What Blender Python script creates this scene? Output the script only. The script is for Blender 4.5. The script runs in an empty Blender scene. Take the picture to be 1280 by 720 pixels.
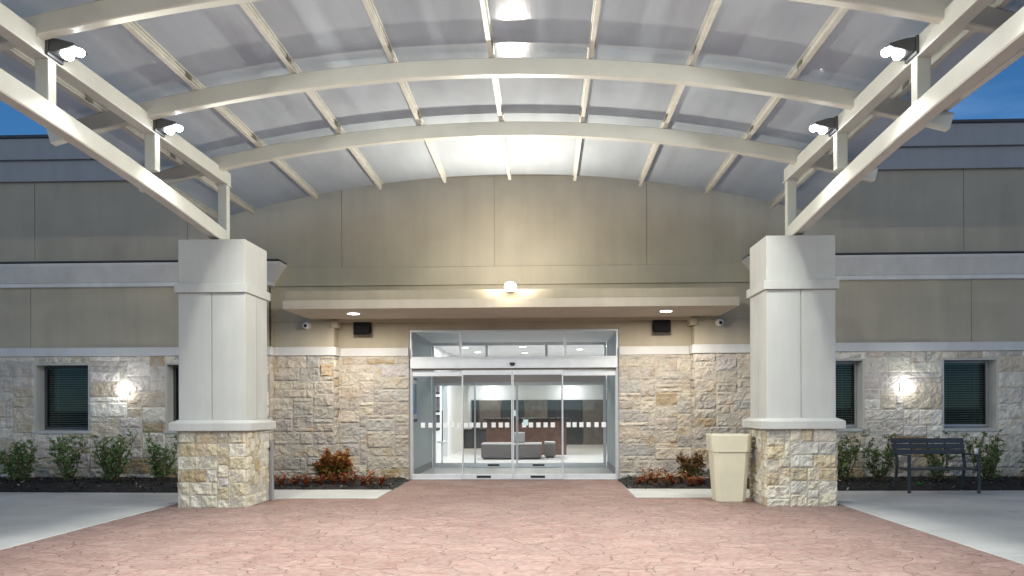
import bpy, bmesh, math, random
from mathutils import Vector, noise, Matrix
R = math.radians
sc = bpy.context.scene
COL = sc.collection

# ---------------------------------------------------------------- camera, sky, exposure
cd = bpy.data.cameras.new('camera'); cam = bpy.data.objects.new('camera', cd); COL.objects.link(cam)
cam.location = (0, 0, 1.465)
cam.rotation_mode = 'XYZ'
cam.matrix_world = (Matrix.Translation((0, 0, 1.465)) @ Matrix.Rotation(R(2.2), 4, 'Z')
                    @ Matrix.Rotation(R(90), 4, 'X') @ Matrix.Rotation(R(-0.22), 4, 'Z'))
cd.sensor_width = 36; cd.lens = 1071 / 1280 * 36
cd.shift_y = (510 - 360) / 1280
cd.clip_start = 0.05; cd.clip_end = 3000
sc.camera = cam
sc.view_settings.view_transform = 'Standard'; sc.view_settings.look = 'None'
sc.view_settings.exposure = 0.12; sc.view_settings.gamma = 1.0
sc.render.engine = 'CYCLES'
try:
    sc.cycles.use_denoising = True
    sc.cycles.sample_clamp_indirect = 4.0
    sc.cycles.caustics_reflective = False; sc.cycles.caustics_refractive = False
    sc.cycles.blur_glossy = 0.6
except Exception: pass

W = bpy.data.worlds.new('World'); sc.world = W; W.use_nodes = True
nt = W.node_tree; N = nt.nodes; L = nt.links
bg = N['Background']
sky = N.new('ShaderNodeTexSky'); sky.sky_type = 'NISHITA'; sky.sun_disc = False
SUN_EL, SUN_ROT = 24.0, 180.0
sky.sun_elevation = R(SUN_EL); sky.sun_rotation = R(SUN_ROT); sky.ozone_density = 10.0; sky.air_density = 0.75; sky.dust_density = 0.0
tc = N.new('ShaderNodeTexCoord'); mp = N.new('ShaderNodeMapping'); mp.inputs['Scale'].default_value = (3.2, 3.2, 11)
nz = N.new('ShaderNodeTexNoise'); nz.inputs['Scale'].default_value = 1.3; nz.inputs['Detail'].default_value = 7; nz.inputs['Roughness'].default_value = 0.55
cr = N.new('ShaderNodeValToRGB'); cr.color_ramp.elements[0].position = 0.45; cr.color_ramp.elements[1].position = 0.72
cr.color_ramp.elements[0].color = (0, 0, 0, 1); cr.color_ramp.elements[1].color = (0.6, 0.6, 0.6, 1)
mx = N.new('ShaderNodeMix'); mx.data_type = 'RGBA'
mx.inputs[7].default_value = (2.2, 4.2, 7.5, 1)
L.new(tc.outputs['Generated'], mp.inputs['Vector']); L.new(mp.outputs[0], nz.inputs['Vector'])
L.new(nz.outputs['Fac'], cr.inputs['Fac']); L.new(cr.outputs['Color'], mx.inputs[0])
tint = N.new('ShaderNodeMix'); tint.data_type = 'RGBA'; tint.blend_type = 'MULTIPLY'; tint.inputs[0].default_value = 1.0; tint.inputs[7].default_value = (.96, 1.13, .98, 1)   # greener dusk air
L.new(sky.outputs['Color'], tint.inputs[6]); L.new(tint.outputs[2], mx.inputs[6]); L.new(mx.outputs[2], bg.inputs['Color'])
bg.inputs['Strength'].default_value = 0.082

sl = bpy.data.lights.new('sun', 'SUN'); sl.energy = 0.46; sl.angle = R(40); sl.color = (1.0, 0.86, 0.68)
so = bpy.data.objects.new('sun', sl); COL.objects.link(so); so.rotation_euler = (R(90 - SUN_EL), 0, 0)   # last glow of the sky behind the camera
# lamp strengths (watts), all of them real fixtures built further down
FLOOD_W, FASCIA_W, SCONCE_W, DOWN_W, LOBBY_W = 150, 200, 6, 72, 42

# ---------------------------------------------------------------- materials
def mat(name, col=(.5,.5,.5), rough=.6, metal=0.0, var=0.0, vscale=3.0, bump=0.0, bscale=60.0, spec=.5, attr=False, emit=None, estr=0.0, coat=0.0):
    m = bpy.data.materials.new(name); m.use_nodes = True
    t = m.node_tree; p = t.nodes['Principled BSDF']
    p.inputs['Roughness'].default_value = rough; p.inputs['Metallic'].default_value = metal
    p.inputs['Specular IOR Level'].default_value = spec
    p.inputs['Base Color'].default_value = (*col, 1); p.inputs['Coat Weight'].default_value = coat
    geo = t.nodes.new('ShaderNodeTexCoord'); src = None
    if attr:
        a = t.nodes.new('ShaderNodeAttribute'); a.attribute_name = 'Col'; src = a.outputs['Color']
    if var:
        n = t.nodes.new('ShaderNodeTexNoise'); n.inputs['Scale'].default_value = vscale; n.inputs['Detail'].default_value = 6
        t.links.new(geo.outputs['Object'], n.inputs['Vector'])
        mr = t.nodes.new('ShaderNodeMapRange'); mr.inputs[1].default_value = .3; mr.inputs[2].default_value = .7
        mr.inputs[3].default_value = 1 - var; mr.inputs[4].default_value = 1 + var
        t.links.new(n.outputs['Fac'], mr.inputs[0])
        mu = t.nodes.new('ShaderNodeVectorMath'); mu.operation = 'SCALE'
        if src: t.links.new(src, mu.inputs[0])
        else: mu.inputs[0].default_value = col
        t.links.new(mr.outputs[0], mu.inputs['Scale']); src = mu.outputs[0]
    if src: t.links.new(src, p.inputs['Base Color'])
    if bump:
        n2 = t.nodes.new('ShaderNodeTexNoise'); n2.inputs['Scale'].default_value = bscale; n2.inputs['Detail'].default_value = 5
        t.links.new(geo.outputs['Object'], n2.inputs['Vector'])
        b = t.nodes.new('ShaderNodeBump'); b.inputs['Strength'].default_value = bump; b.inputs['Distance'].default_value = .01
        t.links.new(n2.outputs['Fac'], b.inputs['Height']); t.links.new(b.outputs[0], p.inputs['Normal'])
    if emit:
        p.inputs['Emission Color'].default_value = (*emit, 1); p.inputs['Emission Strength'].default_value = estr
    return m

M = {}
M['stucco'] = mat('tan_stucco', (.43,.38,.288), .85, var=.07, vscale=1.3, bump=.35, bscale=140, spec=.25)
M['soffit'] = mat('soffit_stucco', (.56,.50,.41), .85, var=.05, vscale=1.3, bump=.25, bscale=140, spec=.25)
M['stucco_light'] = mat('pale_stucco', (.52,.52,.49), .85, var=.05, vscale=1.8, bump=.3, bscale=130, spec=.25)
M['trim'] = mat('painted_trim', (.62,.61,.59), .7, var=.05, vscale=2.2, bump=.15, bscale=90, spec=.3)
M['coping'] = mat('dark_coping', (.05,.05,.055), .5)
M['parapet'] = mat('parapet_metal', (.34,.335,.33), .55, var=.04, vscale=1.0)
M['steel'] = mat('cream_painted_steel', (.56,.56,.505), .42, var=.06, vscale=2.5, bump=.08, bscale=30)
M['purlin'] = mat('cream_aluminium_bar', (.56,.545,.485), .38, var=.10, vscale=5)
M['clip'] = mat('dull_clip_metal', (.22,.20,.16), .5, .5)
M['alu'] = mat('brushed_aluminium', (.74,.75,.76), .38, .5, var=.05, vscale=7)
M['alu_dull'] = mat('grey_metal', (.40,.41,.43), .45, .6, var=.06, vscale=5)
M['black'] = mat('black_plastic', (.018,.019,.021), .42)
M['bronze'] = mat('dark_bronze_housing', (.085,.09,.095), .45, .3)
M['white_plastic'] = mat('white_plastic', (.72,.72,.70), .4)
M['charcoal'] = mat('charcoal_powder_coat', (.035,.042,.048), .5, var=.1, vscale=9)
M['mulch'] = mat('dark_mulch', (.020,.017,.016), .9, var=.6, vscale=22, bump=1.0, bscale=55, attr=False)
M['chips'] = mat('mulch_chips', rough=.8, attr=True)
M['leaf'] = mat('leaf', rough=.42, attr=True, var=.18, vscale=12)
M['stem'] = mat('stem', (.12,.085,.05), .8, var=.2, vscale=20)
M['bin'] = mat('tan_resin', (.59,.555,.42), .55, var=.06, vscale=3, bump=.12, bscale=120)
M['asphalt'] = mat('asphalt', (.05,.05,.052), .9, var=.2, vscale=2, bump=.5, bscale=120)
M['white_wall'] = mat('white_interior_paint', (.78,.79,.80), .7, var=.02, vscale=2)
M['vest_wall'] = mat('pale_blue_wallcovering', (.50,.555,.575), .7, var=.10, vscale=30, bump=.2, bscale=90)
M['lobby_floor'] = mat('white_tile', (.74,.74,.73), .25, var=.04, vscale=2)
M['desk'] = mat('dark_walnut', (.085,.045,.032), .4, var=.3, vscale=6)
M['desk_top'] = mat('black_counter', (.02,.02,.022), .25)
M['uph'] = mat('grey_upholstery', (.11,.11,.112), .8, var=.08, vscale=8)
M['uph_top'] = mat('pale_grey_upholstery', (.30,.30,.30), .8, var=.06, vscale=8)
M['slate'] = mat('dark_slate_tile', (.03,.033,.038), .3, var=.5, vscale=26)
M['taupe'] = mat('taupe_panel', (.13,.11,.095), .4, var=.25, vscale=5)
M['skirting'] = mat('grey_skirting', (.28,.28,.29), .6)
M['art_blue'] = mat('blue_artwork', (.10,.25,.5), .5, var=.7, vscale=4)
M['art_grey'] = mat('grey_artwork', (.14,.14,.15), .95, var=.5, vscale=8, spec=.05)
M['rug'] = mat('mottled_rug', (.3,.3,.3), .95, var=.6, vscale=9)
M['sticker'] = mat('white_sticker', (.82,.84,.85), .6)
M['sticker_cyan'] = mat('pale_cyan_sticker', (.6,.82,.85), .6)
M['blind'] = mat('blind_slat', (.42,.45,.44), .55)
M['room_dark'] = mat('dark_room', (.03,.035,.035), .9)
M['pipe_pink'] = mat('pale_header', (.62,.52,.48), .5)
M['glow_cool'] = mat('cool_led', (.9,.9,.9), emit=(.93,.97,1.0), estr=35)
M['matte_black'] = mat('matte_black', (.015,.015,.016), .95, spec=.05)
M['glow_sconce'] = mat('sconce_diffuser', (.9,.9,.9), emit=(.95,.98,1.0), estr=14)
M['glow_warm'] = mat('warm_lamp', (.9,.9,.9), emit=(1.0,.88,.66), estr=30)
M['glow_soft'] = mat('soft_lamp', (.9,.9,.9), emit=(1.0,.97,.92), estr=9)
M['glow_yellow'] = mat('yellow_lamp', (.9,.9,.8), emit=(1.0,.86,.55), estr=3)
M['leaf_green'] = mat('bright_leaf', (.05,.36,.06), .5)

def leafy(m, f=.35):
    t = m.node_tree; p = t.nodes['Principled BSDF']; out = t.nodes['Material Output']; tl = t.nodes.new('ShaderNodeBsdfTranslucent'); mix = t.nodes.new('ShaderNodeMixShader')
    lk = p.inputs['Base Color'].links[0].from_socket; t.links.new(lk, tl.inputs[0]); mix.inputs[0].default_value = f
    t.links.new(p.outputs[0], mix.inputs[1]); t.links.new(tl.outputs[0], mix.inputs[2]); t.links.new(mix.outputs[0], out.inputs[0])
leafy(M['leaf'], .45)
def streaky(m, amt):
    t = m.node_tree; p = t.nodes['Principled BSDF']; old = p.inputs['Base Color'].links[0].from_socket
    g = t.nodes.new('ShaderNodeTexCoord'); mp = t.nodes.new('ShaderNodeMapping'); mp.inputs['Scale'].default_value = (4.5, 4.5, .45)
    n = t.nodes.new('ShaderNodeTexNoise'); n.inputs['Scale'].default_value = 1.0; n.inputs['Detail'].default_value = 6; n.inputs['Roughness'].default_value = .6
    r = t.nodes.new('ShaderNodeMapRange'); r.inputs[1].default_value = .35; r.inputs[2].default_value = .7; r.inputs[3].default_value = 1.03; r.inputs[4].default_value = 1-amt
    k = t.nodes.new('ShaderNodeVectorMath'); k.operation = 'SCALE'
    t.links.new(g.outputs['Object'], mp.inputs[0]); t.links.new(mp.outputs[0], n.inputs['Vector']); t.links.new(n.outputs['Fac'], r.inputs[0])
    t.links.new(old, k.inputs[0]); t.links.new(r.outputs[0], k.inputs['Scale']); t.links.new(k.outputs[0], p.inputs['Base Color'])
for n_ in ('stucco', 'stucco_light', 'trim', 'parapet', 'soffit'): streaky(M[n_], .065)
def m_glass(name, tint=(.93,.97,.97), fmul=1.0, rough=0.0, base=.02):
    m = bpy.data.materials.new(name); m.use_nodes = True; t = m.node_tree; t.nodes.clear()
    o = t.nodes.new('ShaderNodeOutputMaterial'); mix = t.nodes.new('ShaderNodeMixShader')
    tr = t.nodes.new('ShaderNodeBsdfTransparent'); tr.inputs[0].default_value = (*tint, 1)
    gl = t.nodes.new('ShaderNodeBsdfGlossy'); gl.inputs['Roughness'].default_value = rough
    fr = t.nodes.new('ShaderNodeFresnel'); fr.inputs['IOR'].default_value = 1.5
    ma = t.nodes.new('ShaderNodeMath'); ma.operation = 'MULTIPLY_ADD'; ma.inputs[1].default_value = fmul; ma.inputs[2].default_value = base
    t.links.new(fr.outputs[0], ma.inputs[0]); t.links.new(ma.outputs[0], mix.inputs[0])
    t.links.new(tr.outputs[0], mix.inputs[1]); t.links.new(gl.outputs[0], mix.inputs[2]); t.links.new(mix.outputs[0], o.inputs[0])
    return m
M['glass'] = m_glass('clear_door_glass', tint=(.972,.984,.984), base=0.0, fmul=.45)
M['win_glass'] = m_glass('tinted_window_glass', (.70,.74,.71), .5, .02, .0)

def m_poly():
    m = bpy.data.materials.new('translucent_polycarbonate'); m.use_nodes = True; t = m.node_tree
    p = t.nodes['Principled BSDF']; p.inputs['Base Color'].default_value = (.60,.60,.63,1); p.inputs['Roughness'].default_value = .11
    p.inputs['Specular IOR Level'].default_value = .45
    out = t.nodes['Material Output']; tl = t.nodes.new('ShaderNodeBsdfTranslucent'); tl.inputs[0].default_value = (.70,.76,.78,1)
    g = t.nodes.new('ShaderNodeTexCoord'); mp = t.nodes.new('ShaderNodeMapping'); mp.inputs['Scale'].default_value = (55, 1.2, 1)
    n = t.nodes.new('ShaderNodeTexNoise'); n.inputs['Scale'].default_value = 1; n.inputs['Detail'].default_value = 3
    b = t.nodes.new('ShaderNodeBump'); b.inputs['Strength'].default_value = .12; b.inputs['Distance'].default_value = .004
    t.links.new(g.outputs['Object'], mp.inputs[0]); t.links.new(mp.outputs[0], n.inputs['Vector']); t.links.new(n.outputs['Fac'], b.inputs['Height'])
    t.links.new(b.outputs[0], p.inputs['Normal'])
    n3 = t.nodes.new('ShaderNodeTexNoise'); n3.inputs['Scale'].default_value = 1.0; n3.inputs['Detail'].default_value = 7
    mp3 = t.nodes.new('ShaderNodeMapping'); mp3.inputs['Scale'].default_value = (5, .7, 1); t.links.new(g.outputs['Object'], mp3.inputs[0]); t.links.new(mp3.outputs[0], n3.inputs['Vector'])
    mr = t.nodes.new('ShaderNodeMapRange'); mr.inputs[1].default_value = .3; mr.inputs[2].default_value = .7; mr.inputs[3].default_value = .86; mr.inputs[4].default_value = 1.06
    sv = t.nodes.new('ShaderNodeVectorMath'); sv.operation = 'SCALE'; sv.inputs[0].default_value = (.72,.755,.775)
    t.links.new(n3.outputs['Fac'], mr.inputs[0]); t.links.new(mr.outputs[0], sv.inputs['Scale']); t.links.new(sv.outputs[0], p.inputs['Base Color'])
    mix = t.nodes.new('ShaderNodeMixShader'); mix.inputs[0].default_value = .5
    t.links.new(p.outputs[0], mix.inputs[1]); t.links.new(tl.outputs[0], mix.inputs[2]); t.links.new(mix.outputs[0], out.inputs[0])
    return m
M['poly'] = m_poly()

def m_stone():
    m = bpy.data.materials.new('split_limestone'); m.use_nodes = True; t = m.node_tree; p = t.nodes['Principled BSDF']
    p.inputs['Roughness'].default_value = .82; p.inputs['Specular IOR Level'].default_value = .3
    a = t.nodes.new('ShaderNodeAttribute'); a.attribute_name = 'Col'
    g = t.nodes.new('ShaderNodeTexCoord')
    n = t.nodes.new('ShaderNodeTexNoise'); n.inputs['Scale'].default_value = 9; n.inputs['Detail'].default_value = 8; n.inputs['Roughness'].default_value = .65
    t.links.new(g.outputs['Object'], n.inputs['Vector'])
    mr = t.nodes.new('ShaderNodeMapRange'); mr.inputs[1].default_value = .3; mr.inputs[2].default_value = .7; mr.inputs[3].default_value = .80; mr.inputs[4].default_value = 1.12
    t.links.new(n.outputs['Fac'], mr.inputs[0])
    s = t.nodes.new('ShaderNodeVectorMath'); s.operation = 'SCALE'; t.links.new(a.outputs['Color'], s.inputs[0]); t.links.new(mr.outputs[0], s.inputs['Scale'])
    n2 = t.nodes.new('ShaderNodeTexNoise'); n2.inputs['Scale'].default_value = 4.2; n2.inputs['Detail'].default_value = 5
    t.links.new(g.outputs['Object'], n2.inputs['Vector'])
    r2 = t.nodes.new('ShaderNodeMapRange'); r2.inputs[1].default_value = .56; r2.inputs[2].default_value = .72; r2.inputs[3].default_value = 0; r2.inputs[4].default_value = .55
    t.links.new(n2.outputs['Fac'], r2.inputs[0])
    mx = t.nodes.new('ShaderNodeMix'); mx.data_type = 'RGBA'; mx.blend_type = 'MULTIPLY'; mx.inputs[7].default_value = (.86,.66,.42,1)
    t.links.new(r2.outputs[0], mx.inputs[0]); t.links.new(s.outputs[0], mx.inputs[6]); t.links.new(mx.outputs[2], p.inputs['Base Color'])
    n3 = t.nodes.new('ShaderNodeTexNoise'); n3.inputs['Scale'].default_value = 30; n3.inputs['Detail'].default_value = 8
    t.links.new(g.outputs['Object'], n3.inputs['Vector'])
    b = t.nodes.new('ShaderNodeBump'); b.inputs['Strength'].default_value = 1.0; b.inputs['Distance'].default_value = .016
    t.links.new(n3.outputs['Fac'], b.inputs['Height']); t.links.new(b.outputs[0], p.inputs['Normal'])
    return m
M['stone'] = m_stone()

def m_stamped():
    m = bpy.data.materials.new('red_stamped_concrete'); m.use_nodes = True; t = m.node_tree; p = t.nodes['Principled BSDF']; Nn = t.nodes.new; K = t.links.new
    g = Nn('ShaderNodeTexCoord')
    nd = Nn('ShaderNodeTexNoise'); nd.inputs['Scale'].default_value = 2.2; nd.inputs['Detail'].default_value = 5
    K(g.outputs['Object'], nd.inputs['Vector'])
    sub = Nn('ShaderNodeVectorMath'); sub.operation = 'SUBTRACT'; sub.inputs[1].default_value = (.5,.5,.5); K(nd.outputs['Color'], sub.inputs[0])
    scl = Nn('ShaderNodeVectorMath'); scl.operation = 'SCALE'; scl.inputs['Scale'].default_value = .42; K(sub.outputs[0], scl.inputs[0])
    add = Nn('ShaderNodeVectorMath'); add.operation = 'ADD'; K(g.outputs['Object'], add.inputs[0]); K(scl.outputs[0], add.inputs[1])
    mp = Nn('ShaderNodeMapping'); mp.inputs['Scale'].default_value = (3.0, 3.9, 1); K(add.outputs[0], mp.inputs[0])
    v = Nn('ShaderNodeTexVoronoi'); v.feature = 'DISTANCE_TO_EDGE'; v.inputs['Scale'].default_value = 1.0; v.inputs['Randomness'].default_value = .95; K(mp.outputs[0], v.inputs['Vector'])
    vc = Nn('ShaderNodeTexVoronoi'); vc.feature = 'F1'; vc.inputs['Scale'].default_value = 1.0; vc.inputs['Randomness'].default_value = .95; K(mp.outputs[0], vc.inputs['Vector'])
    # joint: 0 in the groove, 1 on the stone; its width wanders so that some joints fade out
    nw = Nn('ShaderNodeTexNoise'); nw.inputs['Scale'].default_value = 1.1; nw.inputs['Detail'].default_value = 4; K(g.outputs['Object'], nw.inputs['Vector'])
    wr = Nn('ShaderNodeMapRange'); wr.inputs[1].default_value = .38; wr.inputs[2].default_value = .66; wr.inputs[3].default_value = .008; wr.inputs[4].default_value = .020; K(nw.outputs['Fac'], wr.inputs[0])
    j = Nn('ShaderNodeMapRange'); j.inputs[1].default_value = 0; j.inputs[3].default_value = 0; j.inputs[4].default_value = 1
    K(v.outputs['Distance'], j.inputs[0]); K(wr.outputs[0], j.inputs[2])
    sx = Nn('ShaderNodeSeparateColor'); K(vc.outputs['Color'], sx.inputs[0])
    tone = Nn('ShaderNodeMapRange'); tone.inputs[3].default_value = .90; tone.inputs[4].default_value = 1.08; K(sx.outputs[0], tone.inputs[0])
    nb = Nn('ShaderNodeTexNoise'); nb.inputs['Scale'].default_value = .55; nb.inputs['Detail'].default_value = 8; nb.inputs['Roughness'].default_value = .6; K(g.outputs['Object'], nb.inputs['Vector'])
    ramp = Nn('ShaderNodeValToRGB'); e = ramp.color_ramp.elements; e[0].position = .3; e[0].color = (.25,.150,.132,1); e[1].position = .72; e[1].color = (.325,.228,.203,1)
    K(nb.outputs['Fac'], ramp.inputs['Fac'])
    nh = Nn('ShaderNodeTexNoise'); nh.inputs['Scale'].default_value = 4.5; nh.inputs['Detail'].default_value = 9; nh.inputs['Roughness'].default_value = .7; K(g.outputs['Object'], nh.inputs['Vector'])
    hr_ = Nn('ShaderNodeMapRange'); hr_.inputs[1].default_value = .42; hr_.inputs[2].default_value = .66; hr_.inputs[3].default_value = 0; hr_.inputs[4].default_value = .75; K(nh.outputs['Fac'], hr_.inputs[0])
    mh = Nn('ShaderNodeMix'); mh.data_type = 'RGBA'; mh.inputs[7].default_value = (.31,.238,.205,1); K(hr_.outputs[0], mh.inputs[0]); K(ramp.outputs['Color'], mh.inputs[6])
    s1 = Nn('ShaderNodeVectorMath'); s1.operation = 'SCALE'; K(mh.outputs[2], s1.inputs[0]); K(tone.outputs[0], s1.inputs['Scale'])
    nf = Nn('ShaderNodeTexNoise'); nf.inputs['Scale'].default_value = 16; nf.inputs['Detail'].default_value = 8; K(g.outputs['Object'], nf.inputs['Vector'])
    fr = Nn('ShaderNodeMapRange'); fr.inputs[1].default_value = .3; fr.inputs[2].default_value = .7; fr.inputs[3].default_value = .80; fr.inputs[4].default_value = 1.16; K(nf.outputs['Fac'], fr.inputs[0])
    s2 = Nn('ShaderNodeVectorMath'); s2.operation = 'SCALE'; K(s1.outputs[0], s2.inputs[0]); K(fr.outputs[0], s2.inputs['Scale'])
    mx = Nn('ShaderNodeMix'); mx.data_type = 'RGBA'; mx.inputs[6].default_value = (.215,.142,.122,1); K(j.outputs[0], mx.inputs[0]); K(s2.outputs[0], mx.inputs[7])
    K(mx.outputs[2], p.inputs['Base Color'])
    rr = Nn('ShaderNodeMapRange'); rr.inputs[1].default_value = .35; rr.inputs[2].default_value = .65; rr.inputs[3].default_value = .5; rr.inputs[4].default_value = .85; K(nw.outputs['Fac'], rr.inputs[0])
    K(rr.outputs[0], p.inputs['Roughness']); p.inputs['Specular IOR Level'].default_value = .06
    hs = Nn('ShaderNodeMath'); hs.operation = 'MULTIPLY_ADD'; hs.inputs[1].default_value = .35; K(nf.outputs['Fac'], hs.inputs[0]); K(j.outputs[0], hs.inputs[2])
    b = Nn('ShaderNodeBump'); b.inputs['Strength'].default_value = .8; b.inputs['Distance'].default_value = .012; K(hs.outputs[0], b.inputs['Height']); K(b.outputs[0], p.inputs['Normal'])
    return m
M['stamped'] = m_stamped()

def m_concrete():
    m = bpy.data.materials.new('broom_concrete'); m.use_nodes = True; t = m.node_tree; p = t.nodes['Principled BSDF']; Nn = t.nodes.new; K = t.links.new
    g = Nn('ShaderNodeTexCoord')
    n = Nn('ShaderNodeTexNoise'); n.inputs['Scale'].default_value = .7; n.inputs['Detail'].default_value = 9; n.inputs['Roughness'].default_value = .6; K(g.outputs['Object'], n.inputs['Vector'])
    r = Nn('ShaderNodeValToRGB'); e = r.color_ramp.elements; e[0].position = .32; e[0].color = (.40,.405,.395,1); e[1].position = .7; e[1].color = (.56,.56,.54,1); K(n.outputs['Fac'], r.inputs['Fac'])
    n2 = Nn('ShaderNodeTexNoise'); n2.inputs['Scale'].default_value = 3.2; n2.inputs['Detail'].default_value = 3; K(g.outputs['Object'], n2.inputs['Vector'])
    sp = Nn('ShaderNodeMapRange'); sp.inputs[1].default_value = .68; sp.inputs[2].default_value = .76; sp.inputs[3].default_value = 1; sp.inputs[4].default_value = .72; K(n2.outputs['Fac'], sp.inputs[0])
    s = Nn('ShaderNodeVectorMath'); s.operation = 'SCALE'; K(r.outputs['Color'], s.inputs[0]); K(sp.outputs[0], s.inputs['Scale']); K(s.outputs[0], p.inputs['Base Color'])
    p.inputs['Roughness'].default_value = .72
    n3 = Nn('ShaderNodeTexNoise'); n3.inputs['Scale'].default_value = 90; n3.inputs['Detail'].default_value = 4; K(g.outputs['Object'], n3.inputs['Vector'])
    b = Nn('ShaderNodeBump'); b.inputs['Strength'].default_value = .3; b.inputs['Distance'].default_value = .006; K(n3.outputs['Fac'], b.inputs['Height']); K(b.outputs[0], p.inputs['Normal'])
    return m
M['concrete'] = m_concrete()

# ---------------------------------------------------------------- mesh helpers
class MB:
    def __init__(s): s.bm = bmesh.new(); s.cl = None
    def box(s, x0, x1, y0, y1, z0, z1, bev=0.0):
        c = [(x0,y0,z0),(x1,y0,z0),(x1,y1,z0),(x0,y1,z0),(x0,y0,z1),(x1,y0,z1),(x1,y1,z1),(x0,y1,z1)]
        v = [s.bm.verts.new(p) for p in c]
        f = [s.bm.faces.new([v[i] for i in q]) for q in ((0,3,2,1),(4,5,6,7),(0,1,5,4),(1,2,6,5),(2,3,7,6),(3,0,4,7))]
        if bev:
            ed = list({e for q in f for e in q.edges})
            bmesh.ops.bevel(s.bm, geom=ed, offset=bev, segments=2, affect='EDGES', profile=.6)
        return s
    def prism(s, pts, axis, a0, a1, bev=0.0):
        # pts: 2-D outline; extruded along axis 'x' (pts = y,z), 'y' (pts = x,z) or 'z' (pts = x,y)
        def P(p, a): return {'x': (a, p[0], p[1]), 'y': (p[0], a, p[1]), 'z': (p[0], p[1], a)}[axis]
        A = [s.bm.verts.new(P(p, a0)) for p in pts]; B = [s.bm.verts.new(P(p, a1)) for p in pts]
        f = [s.bm.faces.new(A), s.bm.faces.new(B)]; n = len(pts)
        for i in range(n): f.append(s.bm.faces.new((A[i], A[(i+1)%n], B[(i+1)%n], B[i])))
        bmesh.ops.recalc_face_normals(s.bm, faces=f)
        if bev:
            ed = list({e for q in f for e in q.edges})
            bmesh.ops.bevel(s.bm, geom=ed, offset=bev, segments=2, affect='EDGES', profile=.6)
        return s
    def loft(s, rings, cap=True):
        V = [[s.bm.verts.new(p) for p in r] for r in rings]; n = len(V[0]); f = []
        for a, b in zip(V, V[1:]):
            for i in range(n): f.append(s.bm.faces.new((a[i], a[(i+1)%n], b[(i+1)%n], b[i])))
        if cap: f.append(s.bm.faces.new(V[0])); f.append(s.bm.faces.new(V[-1]))
        bmesh.ops.recalc_face_normals(s.bm, faces=f)
        return s
    def bar(s, p, q, w, h, up=(0,0,1), bev=0.0):
        # rectangular bar from p to q
        p, q = Vector(p), Vector(q); d = (q-p).normalized(); u = Vector(up)
        a = d.cross(u).normalized(); b = a.cross(d).normalized()
        r = lambda c: [c + a*w/2*i + b*h/2*j for i, j in ((-1,-1),(1,-1),(1,1),(-1,1))]
        k0 = len(s.bm.edges)
        V0 = [s.bm.verts.new(x) for x in r(p)]; V1 = [s.bm.verts.new(x) for x in r(q)]
        f = [s.bm.faces.new(V0[::-1]), s.bm.faces.new(V1)] + [s.bm.faces.new((V0[i], V0[(i+1)%4], V1[(i+1)%4], V1[i])) for i in range(4)]
        bmesh.ops.recalc_face_normals(s.bm, faces=f)
        if bev:
            bmesh.ops.bevel(s.bm, geom=list({e for x in f for e in x.edges}), offset=bev, segments=2, affect='EDGES', profile=.6)
        return s
    def tube(s, path, rad, seg=8, up=(0,0,1)):
        path = [Vector(p) for p in path]; rad = rad if isinstance(rad, (list, tuple)) else [rad]*len(path); rings = []
        for i, p in enumerate(path):
            d = (path[min(i+1, len(path)-1)] - path[max(i-1, 0)]).normalized()
            u = Vector(up) if abs(d.dot(Vector(up))) < .95 else Vector((1,0,0))
            a = d.cross(u).normalized(); b = a.cross(d)
            rings.append([p + a*rad[i]*math.cos(2*math.pi*k/seg) + b*rad[i]*math.sin(2*math.pi*k/seg) for k in range(seg)])
        return s.loft(rings)
    def color_layer(s):
        if s.cl is None: s.cl = s.bm.loops.layers.float_color.new('Col')
        return s.cl
    def build(s, name, m, parent=None, smooth=False, label=None):
        me = bpy.data.meshes.new(name)
        if parent is not None:
            off = Vector((0,0,0)); q = parent
            while q is not None: off += q.location; q = q.parent
            bmesh.ops.translate(s.bm, verts=s.bm.verts, vec=-off)
        s.bm.to_mesh(me); s.bm.free()
        me.materials.append(M[m] if isinstance(m, str) else m)
        if smooth:
            for p in me.polygons: p.use_smooth = True
        o = bpy.data.objects.new(name, me); COL.objects.link(o)
        if parent is not None: o.parent = parent
        if label: o['label'] = label
        return o
def tag(o, label=None, cat=None, group=None, kind=None):
    if label: o['label'] = label
    if cat: o['category'] = cat
    if group: o['group'] = group
    if kind: o['kind'] = kind
    return o
def thing(name, loc, label, cat, group=None):
    o = bpy.data.objects.new(name, None); COL.objects.link(o); o.location = loc; o.empty_display_size = .2
    return tag(o, label, cat, group)
def part_empty(name, parent, loc=(0,0,0)):
    o = bpy.data.objects.new(name, None); COL.objects.link(o); o.parent = parent
    off = Vector((0,0,0)); q = parent
    while q is not None: off += q.location; q = q.parent
    o.location = Vector(loc) - off; o.empty_display_size = .2
    return o
def copy_tree(o, parent=None):
    c = o.copy(); COL.objects.link(c); c.parent = parent
    for ch in list(o.children): copy_tree(ch, c)
    return c
def lamp(name, kind, loc, watts, col, parent, size=.2, direction=None, sizey=None, spread=None):
    l = bpy.data.lights.new(name, kind); l.energy = watts; l.color = col
    if kind == 'AREA':
        l.size = size
        if sizey: l.shape = 'RECTANGLE'; l.size_y = sizey
        if spread: l.spread = R(spread)
    else: l.shadow_soft_size = size
    o = bpy.data.objects.new(name, l); COL.objects.link(o)
    off = Vector((0,0,0)); q = parent
    while q is not None: off += q.location; q = q.parent
    o.parent = parent; o.location = Vector(loc) - off
    if direction: o.rotation_euler = Vector(direction).to_track_quat('-Z', 'Y').to_euler()
    return o

X0 = -0.635            # axis of symmetry of entrance and canopy
Y_UP, Y_WING, Y_DOOR = 17.0, 16.8, 17.38

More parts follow.
